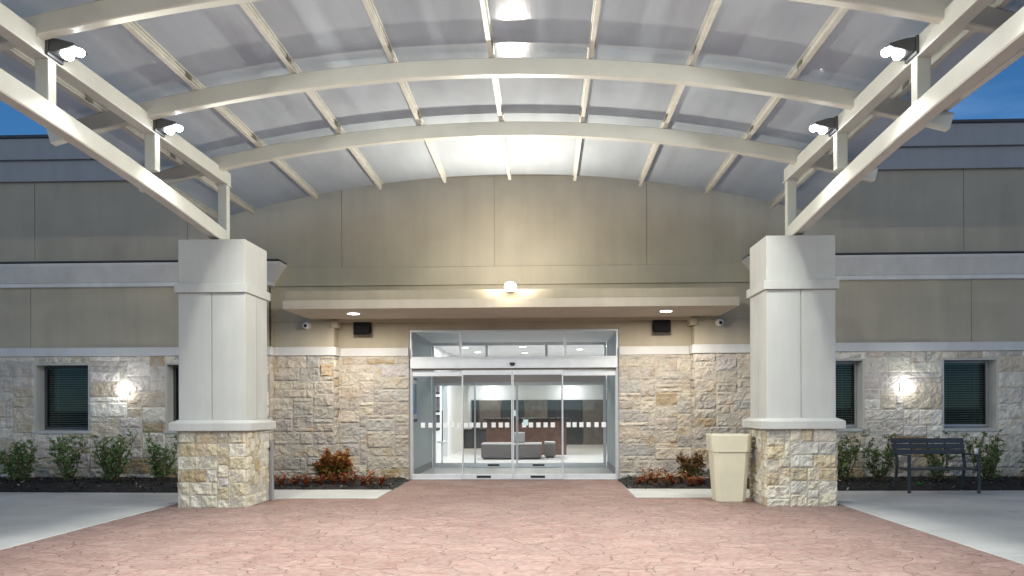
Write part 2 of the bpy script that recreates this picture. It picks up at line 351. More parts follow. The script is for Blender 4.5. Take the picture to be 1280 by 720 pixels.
# ---------------------------------------------------------------- ground
g = MB(); g.box(-600, 600, -600, 600, -.5, 0)
tag(g.build('ground', 'asphalt'), kind='structure')
g = MB(); g.prism([(-30,-25),(30,-25),(30,16.9),(-30,16.9)], 'z', -.05, .004)
# (slabs with tooled joints: the sheet below is dark at the joint because the slabs stop short of each other)
tag(g.build('concrete_base', 'concrete'), kind='structure')
slabs = MB(); j = .009
xs = [-30,-23,-17.2,-11.4,-5.655]; ys = [-25,-18,-12,-6,0,4.5,9.2,13.55,14.76]
for a, b in zip(xs, xs[1:]):
    for c, d in zip(ys, ys[1:]): slabs.box(a+j, b-j, c+j, d-j, -.02, .016, .004)
xs = [4.385,10.2,16,22,30]; ys = [-25,-18,-12,-6,0,4.0,8.6,13.2,15.08]
for a, b in zip(xs, xs[1:]):
    for c, d in zip(ys, ys[1:]): slabs.box(a+j, b-j, c+j, d-j, -.02, .016, .004)
tag(slabs.build('sidewalk', 'concrete'), kind='structure')
pad = MB()
pad.prism([(-5.64,12.95),(-4.8,13.12),(-4.2,13.76),(-2.735,13.76),(-2.735,15.22),(-5.64,15.22)], 'z', -.02, .015, .003)
pad.prism([(4.37,13.02),(3.1,13.9),(1.465,13.9),(1.465,15.4),(4.37,15.3)], 'z', -.02, .015, .003)
tag(pad.build('path', 'concrete'), kind='structure')
dr = MB(); dr.prism([(-5.645,-25),(4.375,-25),(4.375,13.0),(3.08,13.885),(1.45,13.885),(1.45,17.5),(-2.72,17.5),(-2.72,13.745),(-4.18,13.745),(-4.78,13.1),(-5.645,12.93)], 'z', -.03, .012)
tag(dr.build('driveway', 'stamped'), kind='structure')

# ---------------------------------------------------------------- stone walling
PAL_WING = [((.63,.57,.485),5),((.69,.63,.53),5),((.57,.52,.455),4),((.58,.50,.385),3),((.71,.66,.575),3),((.42,.33,.22),1.2),((.36,.25,.14),.7)]
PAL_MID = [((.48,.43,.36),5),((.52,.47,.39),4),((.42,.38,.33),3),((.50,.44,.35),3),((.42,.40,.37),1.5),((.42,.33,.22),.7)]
PAL_COL = [((.60,.55,.43),6),((.64,.60,.50),5),((.57,.49,.34),3),((.50,.42,.29),2),((.47,.37,.22),1.2),((.54,.52,.46),2)]
def pick(rng, pal):
    t = rng.random() * sum(w for _, w in pal)
    for c, w in pal:
        t -= w
        if t <= 0: break
    k = rng.uniform(.88, 1.1); return tuple(min(.8, v*k*rng.uniform(.985,1.015)) for v in c)
def ashlar_cells(rng, w, h, cw, ch, wr, hr):
    nx, nz = max(1, round(w/cw)), max(1, round(h/ch)); used = [[False]*nx for _ in range(nz)]; out = []
    for z in range(nz):
        for x in range(nx):
            if used[z][x]: continue
            ww = rng.choice(wr); hh = rng.choice(hr)
            ww = min(ww, nx-x); hh = min(hh, nz-z)
            if nx-x-ww == 1: ww += 1
            k = 0
            while k < ww and not used[z][x+k]: k += 1
            ww = k
            for a in range(hh):
                for b in range(ww): used[z+a][x+b] = True
            out.append((x*w/nx, (x+ww)*w/nx, z*h/nz, (z+hh)*h/nz))
    return out
def stone_face(mb, rng, origin, ux, n, w, h, pal, cw=.115, ch=.078, wr=(2,3,3,4,4,5,6), hr=(2,2,3,3,3,1), depth=.026, res=.030, rusty_low=False, amp=1.5):
    """split-face stones set on a mortar plane: origin corner, ux along the wall, n outwards"""
    cl = mb.color_layer(); O, U, Nn = Vector(origin), Vector(ux), Vector(n); Zv = Vector((0,0,1))
    def quad(vs, col):
        f = mb.bm.faces.new(vs)
        for lp in f.loops: lp[cl] = (*col, 1)
    mort = (.46,.42,.355)
    a = [O, O+U*w, O+U*w+Zv*h, O+Zv*h]; vs = [mb.bm.verts.new(p + Nn*.0135) for p in a]
    quad(vs if U.cross(Zv).dot(Nn) > 0 else vs[::-1], mort)
    flip = U.cross(Zv).dot(Nn) <= 0
    for (x0, x1, z0, z1) in ashlar_cells(rng, w, h, cw, ch, wr, hr):
        gp = rng.uniform(.003, .007); x0 += gp if x0 > 0 else 0; x1 -= gp if x1 < w-1e-4 else 0; z0 += rng.uniform(.003,.007); z1 -= rng.uniform(.002,.006)
        col = pick(rng, pal)
        if rusty_low and O.z + z1 < .75 and rng.random() < .30: col = pick(rng, [((.42,.31,.17),2),((.36,.25,.12),1),((.48,.40,.27),3)])
        base = depth*rng.uniform(.7, 1.25); nx = max(2, int((x1-x0)/res)+1); nz = max(2, int((z1-z0)/res)+1)
        tx, tz = rng.uniform(-.01,.01), rng.uniform(-.008,.008); sd = rng.uniform(0, 90)
        G = []
        for k in range(nz+1):
            row = []
            for i in range(nx+1):
                u = i/nx; v = k/nz; edge = i in (0,nx) or k in (0,nz)
                p = O + U*(x0+(x1-x0)*u) + Zv*(z0+(z1-z0)*v)
                q = p*1.0 + Vector((sd, sd*.7, 0))
                d = base + tx*(u-.5) + tz*(v-.5) + amp*(.014*noise.noise(q*7) + .010*noise.noise(q*17) + .006*noise.noise(q*43))
                if edge: d = .017 + .006*noise.noise(q*11); p += (U*.013*noise.noise(q*9) + Zv*.012*noise.noise(q*10+Vector((5,5,5)))) if 0 < x0 and x1 < w else Zv*.009*noise.noise(q*13)
                row.append(mb.bm.verts.new(p + Nn*max(.009, d)))
            G.append(row)
        for k in range(nz):
            for i in range(nx):
                f = (G[k][i], G[k][i+1], G[k+1][i+1], G[k+1][i]); quad(f[::-1] if flip else f, col)
        ring = [G[0][i] for i in range(nx+1)] + [G[k][nx] for k in range(1, nz+1)] + [G[nz][i] for i in range(nx-1,-1,-1)] + [G[k][0] for k in range(nz-1,0,-1)]
        bk = [mb.bm.verts.new(v.co - Nn*(v.co-O).dot(Nn)) for v in ring]; m_ = len(ring)
        for i in range(m_):
            f = (ring[(i+1)%m_], ring[i], bk[i], bk[(i+1)%m_]); quad(f[::-1] if flip else f, col)

# ---------------------------------------------------------------- the building
B = thing('entrance_building', (X0, 17.5, 0), 'wide low building with tan stucco, limestone base and lit glass entrance', 'building')
HW = 22.0        # half width modelled
WC = 4.83        # half width of the recessed middle
TRIM0, TRIM1, COR0, COR1 = 2.53, 2.70, 3.91, 4.34
# upper wall of stucco panels (joints every 3.06 m)
u = MB(); J = .0045; k0 = -7
xj = [-HW+X0] + [-19.7,-16.55,-13.45,-10.33,-7.18,-4.05,-.99,2.02,5.08,8.16,11.2,14.3,17.4] + [HW+X0]
xj = sorted(x for x in xj if -HW+X0 <= x <= HW+X0)
u.box(-HW+X0, HW+X0, Y_UP+.02, Y_UP+.9, 3.26, 6.9)
for a, b in zip(xj, xj[1:]): u.box(a+J, b-J, Y_UP, Y_UP+.1, 4.28, 6.08, .004)
u.build('upper_wall', 'stucco', B)
# parapet: two-tier metal fascia and dark coping
p = MB()
for sgn in (0,):
    p.box(-HW+X0, HW+X0, Y_UP-.07, Y_UP+.5, 6.08, 6.50, .006); p.box(-HW+X0, HW+X0, Y_UP-.14, Y_UP+.5, 6.503, 6.93, .006)
p.build('parapet_fascia', 'parapet', B)
p = MB(); p.box(-HW+X0, HW+X0, Y_UP-.18, Y_UP+.6, 6.932, 6.99, .006); p.build('coping', 'coping', B)
# low-level strip course on the middle
m = MB(); m.box(X0-WC-.2, X0+WC+.2, Y_UP-.05, Y_UP+.06, 3.915, 4.277, .008); m.build('strip_course', 'stucco', B)
m = MB(); 
for a, b in zip([X0-WC-.1]+[-4.05,-.99,2.02], [-4.05,-.99,2.02]+[X0+WC+.1]): m.box(a+J, b-J, Y_UP, Y_UP+.1, 3.2, 3.912, .003)
m.build('frieze_wall', 'stucco', B)
# wings
def window_boxes(side):
    if side < 0: return [(-14.9,-13.76), (-12.52,-11.38), (-10.23,-9.09), (-7.56,-6.42)]
    return [(4.93,6.17), (7.64,8.70), (10.2,11.3), (12.6,13.7)]
WZ0, WZ1 = 1.03, 2.385
rng = random.Random(11)
for side in (-1, 1):
    xi = X0 + side*WC; xo = X0 + side*HW; a, b = min(xi,xo), max(xi,xo)
    w_ = MB(); w_.box(a, b, Y_WING+.03, Y_WING+.55, TRIM1-.05, COR0+.2)
    js = [a] + [x for x in [-19.65,-16.5,-13.42,-10.3,8.2,11.25,14.35,17.45] if a+.3 < x < b-.3] + [b]
    for c, d in zip(js, js[1:]): w_.box(c+(J if c > a else 0), d-(J if d < b else 0), Y_WING, Y_WING+.12, TRIM1-.02, COR0+.03, .004)
    w_.build('wing_wall', 'stucco', B)
    # cornice: mitred crown turning back into the middle wall
    prof = [(0,COR0-.01),(-.07,COR0),(-.07,COR0+.075),(-.09,COR0+.085),(-.30,COR1-.05),(-.32,COR1),(0,COR1+.015)]
    cm = MB(); path = [(xo, Y_WING), (xi, Y_WING), (xi, Y_UP+.3)]
    rings = [[(xo, Y_WING+d, z) for d, z in prof], [(xi - side*d*1, Y_WING+d, z) for d, z in prof], [(xi - side*d, Y_UP+.3, z) for d, z in prof]]
    rings[1] = [(xi + side*d*1, Y_WING+d, z) for d, z in prof]; rings[2] = [(xi + side*d, Y_UP+.3, z) for d, z in prof]
    cm.loft(rings); cm.build('cornice', 'trim', B)
    cp = MB(); cp.box(min(xo, xi-side*.30), max(xo, xi-side*.30), Y_WING-.33, Y_UP+.1, COR1+.018, COR1+.045, .004); cp.build('cornice_flashing', 'coping', B)
    # trim course over the stone, turning the corner
    t = MB(); t.box(min(xo, xi-side*.05), max(xo, xi-side*.05), Y_WING-.055, Y_UP+.2, TRIM0, TRIM1, .01); t.build('trim_course', 'trim', B)
    # stone
    s = MB(); ops = [o for o in window_boxes(side)]
    edges = [a] + [v for o in ops for v in o] + [b]
    L0 = max(a, -13.3); L1 = min(b, 12.2)
    for i in range(0, len(edges)-1):
        c, d = edges[i], edges[i+1]; c, d = max(c, L0), min(d, L1)
        if d - c < .05: continue
        if i % 2 == 0: stone_face(s, rng, (c, Y_WING, -.02), (1,0,0), (0,-1,0), d-c, TRIM0+.02, PAL_WING, cw=.15, ch=.10, rusty_low=True)
        else:
            stone_face(s, rng, (c, Y_WING, -.02), (1,0,0), (0,-1,0), d-c, WZ0+.02-.03, PAL_WING, cw=.15, ch=.10, rusty_low=True)
            stone_face(s, rng, (c, Y_WING, WZ1), (1,0,0), (0,-1,0), d-c, TRIM0-WZ1, PAL_WING, cw=.16, ch=.075, wr=(2,3,4), hr=(2,))
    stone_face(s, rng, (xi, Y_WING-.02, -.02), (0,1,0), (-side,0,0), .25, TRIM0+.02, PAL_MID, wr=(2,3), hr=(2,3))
    s.build('stone_wall', 'stone', B)
    # plain ends of the wing beyond the picture, and the core round the windows
    c_ = MB(); prev = a
    core = [(Y_WING+.01), (Y_WING+.5)]
    for o in ops:
        c_.box(prev, o[0]-.0, core[0], core[1], -.1, TRIM1-.06); c_.box(o[0], o[1], core[0], core[1], -.1, WZ0-.005); c_.box(o[0], o[1], core[0], core[1], WZ1+.005, TRIM1-.06); prev = o[1]
    c_.box(prev, b, core[0], core[1], -.1, TRIM1-.06)
    c_.build('wall_core', 'stucco', B)
    for o in ops:
        if o[1] < -13.0 or o[0] > 11.5: continue
        wn = part_empty('window', B, ((o[0]+o[1])/2, Y_WING, WZ0))
        # stone surround (jambs, head, sill) lining the deep reveal
        sv = MB(); yb = Y_WING+.36
        sv.box(o[0]-.004, o[0]+.035, Y_WING-.012, yb, WZ0, WZ1, .006); sv.box(o[1]-.035, o[1]+.004, Y_WING-.012, yb, WZ0, WZ1, .006)
        sv.box(o[0]+.037, o[1]-.037, Y_WING-.010, yb, WZ1-.03, WZ1+.004, .006)
        sv.build('surround', 'stucco_light', wn)
        sl_ = MB(); sl_.prism([(Y_WING-.05,WZ0-.045),(yb,WZ0-.045),(yb,WZ0+.035),(Y_WING-.05,WZ0+.005)], 'x', o[0]-.03, o[1]+.03, .006); sl_.build('sill', 'stucco_light', wn)
        fx0, fx1, fz0, fz1 = o[0]+.037, o[1]-.037, WZ0+.037, WZ1-.032; fy = Y_WING+.29; ft = .045
        fm = MB(); fm.box(fx0, fx0+ft, fy, fy+.07, fz0, fz1, .004); fm.box(fx1-ft, fx1, fy, fy+.07, fz0, fz1, .004)
        fm.box(fx0+ft, fx1-ft, fy, fy+.07, fz0, fz0+ft, .004); fm.box(fx0+ft, fx1-ft, fy, fy+.07, fz1-ft, fz1, .004); fm.build('frame', 'alu_dull' if side > 0 else 'bronze', wn)
        gm = MB(); gm.box(fx0+ft-.005, fx1-ft+.005, fy+.03, fy+.038, fz0+ft-.005, fz1-ft+.005); gm.build('glass', 'win_glass', wn)
        bl = MB(); z = fz0+ft+.012; pit = .046
        while z < fz1-ft-.03:
            bl.prism([(fy+.080,z),(fy+.118,z+.022),(fy+.118,z+.025),(fy+.080,z+.003)], 'x', fx0+ft+.006, fx1-ft-.006); z += pit
        bl.box(fx0+ft+.004, fx1-ft-.004, fy+.075, fy+.125, fz1-ft-.04, fz1-ft, .004)
        for q in (.22, .78): xq = fx0 + (fx1-fx0)*q; bl.box(xq-.004, xq+.004, fy+.099, fy+.101, fz0+ft, fz1-ft)
        bl.build('blind', 'blind', wn)
        rm = MB(); rm.box(o[0]-.2, o[1]+.2, fy+.5, fy+.55, WZ0-.2, WZ1+.2); rm.build('dark_interior', 'room_dark', wn)

# recessed middle: pilasters, door wall, trims
DW0, DW1 = X0-2.13, X0+2.13           # storefront opening
PI = 3.585
for side in (-1, 1):
    xa, xb = sorted((X0+side*WC, X0+side*PI)); sp = MB()
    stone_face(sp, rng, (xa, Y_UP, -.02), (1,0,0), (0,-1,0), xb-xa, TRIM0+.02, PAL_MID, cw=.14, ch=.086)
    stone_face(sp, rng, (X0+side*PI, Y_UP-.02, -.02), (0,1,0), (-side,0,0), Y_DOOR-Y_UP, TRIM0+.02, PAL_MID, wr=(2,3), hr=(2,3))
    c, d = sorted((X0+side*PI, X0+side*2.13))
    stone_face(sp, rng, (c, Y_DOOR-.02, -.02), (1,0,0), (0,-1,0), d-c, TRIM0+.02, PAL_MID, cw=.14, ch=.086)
    sp.build('stone_wall', 'stone', B)
    st = MB(); st.box(xa, xb, Y_UP, Y_DOOR+.06, TRIM1-.02, 3.198); st.box(c, d, Y_DOOR, Y_DOOR+.2, TRIM1-.02, 3.238)
    xi0, xi1 = sorted((X0+side*(PI+.05), X0+side*(PI-.09)))
    st.box(xi0, xi1, Y_UP-.05, Y_DOOR-.003, 3.085, 3.232, .008)
    st.build('recess_wall', 'stucco', B)
    co = MB(); co.box(xa, xb-.01 if side < 0 else xb, Y_UP+.012, Y_DOOR+.2, -.1, TRIM0+.1); co.box(c, d, Y_DOOR+.012, Y_DOOR+.2, -.1, TRIM0+.1); co.build('wall_core', 'stucco', B)
    tr = MB(); e0, e1 = sorted((X0+side*(WC-.052), X0+side*(PI-.05)))
    tr.box(e0, e1, Y_UP-.055, Y_DOOR+.03, TRIM0, TRIM1, .01)
    f0, f1 = sorted((X0+side*(PI-.052), X0+side*2.135)); tr.box(f0, f1, Y_DOOR-.055, Y_DOOR+.03, TRIM0, TRIM1-.004, .01); tr.build('trim_course', 'trim', B)
hd = MB(); hd.box(X0-2.131, X0+2.131, Y_DOOR-.002, Y_DOOR+.2, 3.062, 3.24); hd.build('door_head', 'stucco', B)
# entrance soffit
SF = 4.06; so_ = MB()
so_.box(X0-SF, X0+SF, 15.2, 16.985, 3.252, 3.41, .006); so_.box(X0-PI+.09, X0+PI-.09, 16.985, Y_DOOR+.05, 3.2405, 3.40)
so_.build('entrance_soffit', 'soffit', B)
fb = MB(); fb.box(X0-SF+.03, X0+SF-.03, 15.27, 16.99, 3.412, 3.585, .006); fb.build('soffit_fascia', 'stucco', B)

# ---------------------------------------------------------------- storefront
SY = Y_DOOR + .03
fr = MB(); t = .045
fr.box(DW0, DW0+t, SY, SY+.11, .012, 3.06, .004); fr.box(DW1-t, DW1, SY, SY+.11, .012, 3.06, .004); fr.box(DW0+t, DW1-t, SY, SY+.11, 3.02, 3.06, .004)
fr.box(DW0+t, DW1-t, SY, SY+.11, 2.47, 2.515, .004)
for xm in (-1.72, .415): fr.box(xm-.028, xm+.028, SY, SY+.11, 2.516, 3.019, .004)
fr.box(DW0+t, DW1-t, SY, SY+.12, .012, .03)
fr.build('storefront_frame', 'alu', B)
tg = MB()
for a, b in ((DW0+t, -1.748), (-1.692, .387), (.443, DW1-t)): tg.box(a, b, SY+.05, SY+.058, 2.516, 3.019)
tg.build('transom_glass', 'glass', B)
hb = part_empty('door_header', B, (X0, SY, 2.3))
h1 = MB(); h1.box(DW0+.03, DW1-.03, SY-.06, SY+.10, 2.275, 2.468, .006); h1.build('operator_box', 'alu', hb)
h2 = MB(); h2.box(DW0+.05, DW1-.05, SY-.005, SY+.06, 2.235, 2.272); h2.build('track', 'clip', hb)
sn = MB(); sn.prism([(-.058,2.385),(.058,2.385),(.052,2.345),(.028,2.318),(-.028,2.318),(-.052,2.345)], 'y', SY-.115, SY-.058, .008); bmesh.ops.translate(sn.bm, verts=sn.bm.verts, vec=(-.655,0,0)); sn.build('motion_sensor', 'black', hb)
def door_leaf(name, x0, x1, y, rail_top, z1, stickers, plate, label, cyan=(), zb=.015, stk_z=1.12):
    d = part_empty(name, B, ((x0+x1)/2, y, 0)); d['label'] = label; th = .045
    f = MB(); st_ = .022
    f.box(x0, x0+st_, y, y+th, zb, z1, .003); f.box(x1-st_, x1, y, y+th, zb, z1, .003)
    f.box(x0, x1, y-.004, y+th+.004, z1, rail_top, .004); f.box(x0, x1, y-.006, y+th+.006, zb, zb+.105, .004)
    f.build('door_frame', 'alu', d)
    gl = MB(); gl.box(x0+st_-.003, x1-st_+.003, y+.018, y+.026, zb+.10, z1+.003); gl.build('glass', 'glass', d)
    if stickers:
        for (xc, w, hgt) in stickers:
            s = MB(); s.box(xc-w/2, xc+w/2, y+.0155, y+.0178, stk_z-hgt/2, stk_z+hgt/2); s.build('safety_sticker', 'sticker', d)
    if cyan:
        for (xc, zc, w, hgt) in cyan:
            s = MB(); s.box(xc-w/2, xc+w/2, y+.013, y+.0152, zc-hgt/2, zc+hgt/2); s.build('notice', 'sticker_cyan', d)
    if plate:
        s = MB()
        for i in range(9): s.box(plate-.135+i*.03, plate-.110+i*.03, y-.010, y-.0065, zb+.035, zb+.07)
        s.box(plate-.145, plate+.145, y-.0085, y-.006, zb+.028, zb+.078); s.build('rail_label', 'black', d)
    return d
px = lambda x: (x-681.2)/1071*17.3      # photo column to metres along the door wall (used while measuring)
def stk(*xs, w=.085): return [(px(x), w, .10) for x in xs]
door_leaf('side_light', DW0+t, px(578), SY+.05, 2.225, 2.12, stk(526.5,536,546,555,564,573), None, 'fixed left glass panel with white square stickers')
door_leaf('side_light', px(703), DW1-t, SY+.05, 2.225, 2.12, stk(711,718.5,727,736,746,755), None, 'fixed right glass panel with white square stickers')
door_leaf('sliding_door', px(576.5), px(640.2), SY-.01, 2.235, 2.14, stk(581.5,588.5,597,605.5,616.5,625.5,633.5), px(604), 'left sliding glass door')
door_leaf('sliding_door', px(640.7), px(704), SY-.01, 2.235, 2.14, stk(655,663.5,673,682,691), px(672), 'right sliding glass door', cyan=[(px(657), 1.17, .10, .12), (px(643), 1.36, .05, .12)])

# vestibule and lobby
IN = 20.95
for x0_, x1_, s0_, s1_ in ((DW0-.15, DW0-.03, DW0-.028, DW0-.012), (DW1+.03, DW1+.15, DW1+.012, DW1+.028)):
    v = MB(); v.box(x0_, x1_, Y_DOOR+.2, IN+.2, 0, 3.2); v.build('vestibule_wall', 'vest_wall', B)
    v = MB(); v.box(s0_, s1_, Y_DOOR+.21, IN, 0, .16); v.build('vestibule_skirting', 'skirting', B)
v = MB(); v.box(-9, 9, SY+.13, 36, -.2, .010); v.build('lobby_floor', 'lobby_floor', B)
v = MB(); v.box(DW0-.16, DW1+.16, Y_DOOR+.2, IN+.1, 3.10, 3.2); v.box(-5.6, 6, IN+.1, 28.6, 3.15, 3.25); v.box(-5.6, 6, 28.6, 35, 2.42, 3.25); v.build('ceiling', 'white_wall', B)
v = MB(); v.box(-3.1, -2.95, IN+.22, 24.4, 0, 3.15); v.box(-3.1, -2.95, 25.9, 35, 0, 3.15); v.box(-3.1, -2.95, 24.4, 25.9, 2.2, 3.15)
v.box(-5.6, -3.1, IN+.05, IN+.2, 0, 3.15); v.box(-4.4, -4.3, 24, 26.3, 0, 3.1); v.box(5.0, 5.12, IN, 35, 0, 3.15); v.box(1.66, 5.1, IN+.05, IN+.2, 0, 3.15)
v.box(-3.1, 5.1, 34.02, 34.15, 0, 3.15)
v.build('lobby_wall', 'white_wall', B)
cuts = [(-2.9,-2.62,1),(-2.62,-1.74,2),(-1.74,-.82,1),(-.82,.10,2),(.10,1.5,1),(1.5,3.2,2),(3.2,5,1)]
for a, b, k in cuts:
    pan = MB(); pan.box(a+.004, b-.004, 33.94, 34.015, .0, 1.78); pan.build('slate_panel' if k == 1 else 'taupe_panel', 'slate' if k == 1 else 'taupe', B)
iv = MB()
for a, b in ((DW0, DW0+.05), (DW1-.05, DW1)): iv.box(a, b, IN, IN+.1, 0, 3.08)
iv.box(DW0+.05, DW1-.05, IN, IN+.1, 3.0, 3.08)
for xm in (-1.42, .04): iv.box(xm-.03, xm+.03, IN+.01, IN+.09, 2.37, 3.0)
iv.build('inner_frame', 'alu', B)
iv = MB(); iv.box(DW0+.05, DW1-.05, IN-.03, IN+.13, 2.10, 2.37, .005); iv.build('inner_header', 'pipe_pink', B)
pxi = lambda x: (x-681.2)/1071*20.9
door_leaf('inner_side_light', DW0+.05, pxi(594), IN+.06, 2.10, 2.02, None, None, 'fixed glass panel of the inner doors')
door_leaf('inner_side_light', pxi(702), DW1-.05, IN+.06, 2.10, 2.02, None, None, 'fixed glass panel of the inner doors')
door_leaf('inner_sliding_door', pxi(592.5), pxi(646), IN, 2.10, 2.02, stk(0) and None, pxi(616.5), 'left sliding door of the inner pair')
door_leaf('inner_sliding_door', pxi(646.4), pxi(703), IN, 2.10, 2.02, None, pxi(673), 'right sliding door of the inner pair')

# lobby furnishings
d = thing('reception_desk', (-.6, 26.8, .01), 'dark wood reception desk with black counter inside the lobby', 'desk')
q = MB(); q.box(-1.82, .66, 26.5, 26.56, .01, 1.10, .004); q.box(-1.82, -1.76, 26.56, 27.3, .01, 1.10, .004); q.box(.60, .66, 26.56, 27.3, .01, 1.10, .004); q.build('front_panel', 'desk', d)
q = MB(); q.box(-1.90, .74, 26.38, 27.0, 1.102, 1.15, .006); q.build('counter', 'desk_top', d)
def ottoman(x0, x1, y0, y1, h, label, back=None):
    o = thing('lobby_bench', ((x0+x1)/2, (y0+y1)/2, .012), label, 'bench')
    q = MB(); q.box(x0+.05, x1-.05, y0+.05, y1-.05, .012, .06); q.build('plinth', 'black', o)
    q = MB(); q.box(x0, x1, y0, y1, .062, h-.06, .02); q.build('base', 'uph', o)
    q = MB(); q.box(x0-.005, x1+.005, y0-.005, y1+.005, h-.058, h, .025); q.build('seat', 'uph_top', o)
    if back: q = MB(); q.box(*back, h+.002, h+.30, .03); q.build('backrest', 'uph_top', o)
ottoman(-1.80, -.10, 24.1, 24.9, .47, 'long grey upholstered lobby bench with a block backrest', (-.90, -.58, 24.4, 24.65))
ottoman(-.02, .30, 24.75, 25.4, .48, 'short grey upholstered lobby bench right of the long one')
q = MB(); q.box(-.5, .62, 23.9, 25.6, .011, .0145); tag(q.build('rug', 'rug'), 'mottled grey rug under the short lobby bench', 'rug')
q = thing('waste_cabinet', (-2.5, 31.2, .01), 'black cabinet standing against the left lobby wall', 'cabinet')
z_ = MB(); z_.box(-2.93, -2.13, 30.9, 31.5, .012, .66, .01); z_.build('body', 'black', q); z_ = MB(); z_.box(-2.94, -2.11, 30.88, 31.52, .662, .70, .006); z_.build('top', 'desk_top', q)
z_ = MB()
for i in range(3): z_.box(-2.84+i*.25, -2.63+i*.25, 30.885, 30.897, .06, .62, .003)
z_.build('door', 'charcoal', q)
NM = ('top','middle','bottom'); NC = ('near','middle','far')
for r_ in range(3):
    for c_ in range(3):
        y0 = 22.25 + c_*.54; z0 = 1.86 - r_*.50
        o = thing('framed_picture', (-2.94, y0+.2, z0), f'framed picture on the left lobby wall, {NM[r_]} row, {NC[c_]} column', 'picture', 'pictures in a grid on the lobby wall')
        a = MB(); a.box(-2.948, -2.92, y0, y0+.44, z0, z0+.42, .004); a.build('frame', 'matte_black', o)
        a = MB(); a.box(-2.922, -2.916, y0+.04, y0+.40, z0+.04, z0+.38); a.build('print', 'art_grey', o)
o = thing('wall_poster', (-2.78, 17.95, 1.2), 'large framed blue picture on the vestibule wall behind the door glass', 'picture')
a = MB(); a.box(DW0-.028, DW0+.012, 17.62, 18.42, 1.18, 2.12, .004); a.build('frame', 'black', o)
a = MB(); a.box(DW0+.013, DW0+.017, 17.68, 18.36, 1.24, 2.06); a.build('mount', 'white_plastic', o)
a = MB(); a.box(DW0+.018, DW0+.021, 17.76, 18.28, 1.34, 1.98); a.build('print', 'art_blue', o)
o = thing('guide_post', (-2.68, 22.2, .01), 'short chrome guide post inside the left inner door panel', 'post')
a = MB(); a.tube([(-2.68,22.2,.012),(-2.68,22.2,.03)], .10, 16); a.build('base', 'alu', o)
a = MB(); a.tube([(-2.68,22.2,.03),(-2.68,22.2,.58)], .022, 10); a.tube([(-2.80,22.2,.58),(-2.56,22.2,.58)], .028, 10); a.build('stem', 'alu', o, True)

# lobby lamps
def disc(mb, x, y, z, r, h=.012, seg=20): mb.prism([(x+r*math.cos(2*math.pi*i/seg), y+r*math.sin(2*math.pi*i/seg)) for i in range(seg)], 'z', z-h, z)
lob = [(-2.2,23.6,3.149,'left of the inner doors, nearer'),(-2.0,25.6,3.149,'left of the inner doors, farther'),(1.0,24.6,3.149,'right of the inner doors, farther'),(1.75,23.4,3.149,'right of the inner doors, nearer'),(-.6,23.4,3.149,'over the grey bench'),(-.6,26.0,3.149,'over the reception desk'),(3.2,26.5,3.149,'over the right side of the lobby')]
for x, y, z, w in lob:
    o = thing('ceiling_downlight', (x,y,z), f'round white lobby ceiling light {w}', 'ceiling light', 'lobby ceiling lights')
    a = MB(); disc(a, x, y, z, .11, .012); a.build('trim_ring', 'white_plastic', o)
    a = MB(); disc(a, x, y, z-.0125, .085, .006); a.build('lens', 'glow_soft', o)
    lamp('lobby_light', 'AREA', (x,y,z-.03), LOBBY_W, (1,.98,.95), o, .18, (0,0,-1))
for x, w in ((-2.1,'left'),(1.0,'right')):
    o = thing('spotlight', (x,33.4,2.41), f'spotlight washing the {w} part of the lobby back wall', 'spotlight', 'back wall spotlights')
    a = MB(); disc(a, x, 33.4, 2.419, .12, .03); a.build('housing', 'white_plastic', o); a = MB(); disc(a, x, 33.4, 2.388, .10, .006); a.build('lens', 'glow_soft', o)
    lamp('spot_light', 'AREA', (x,33.4,2.37), 18, (1,.99,.97), o, .16, (0,.35,-1))
for x, w in ((-1.45,'left'),(-.55,'middle'),(.35,'right')):
    o = thing('ceiling_fixture', (x,30,2.41), f'yellow three-bar lobby ceiling fixture, {w} of three', 'ceiling light', 'yellow bar fixtures'); a = MB(); a.box(x-.25, x+.25, 29.2, 31.6, 2.405, 2.419); a.build('tray', 'black', o)
    a = MB()
    for i in range(3): a.box(x-.2, x+.2, 29.4+i*.75, 29.75+i*.75, 2.385, 2.404, .004)
    a.build('bars', 'glow_yellow', o); lamp('bar_light', 'AREA', (x,30.2,2.36), 14, (1,.9,.7), o, .5, (0,0,-1))
for x, w in ((-1.05,'left'),(-.1,'right')):
    o = thing('recessed_light', (x,29.4,2.41), f'small white recessed light between the yellow fixtures, {w} one', 'ceiling light'); a = MB(); disc(a, x, 29.4, 2.419, .13, .01); a.build('ring', 'white_plastic', o); a = MB(); disc(a, x, 29.4, 2.408, .11, .005); a.build('lens', 'glow_soft', o)

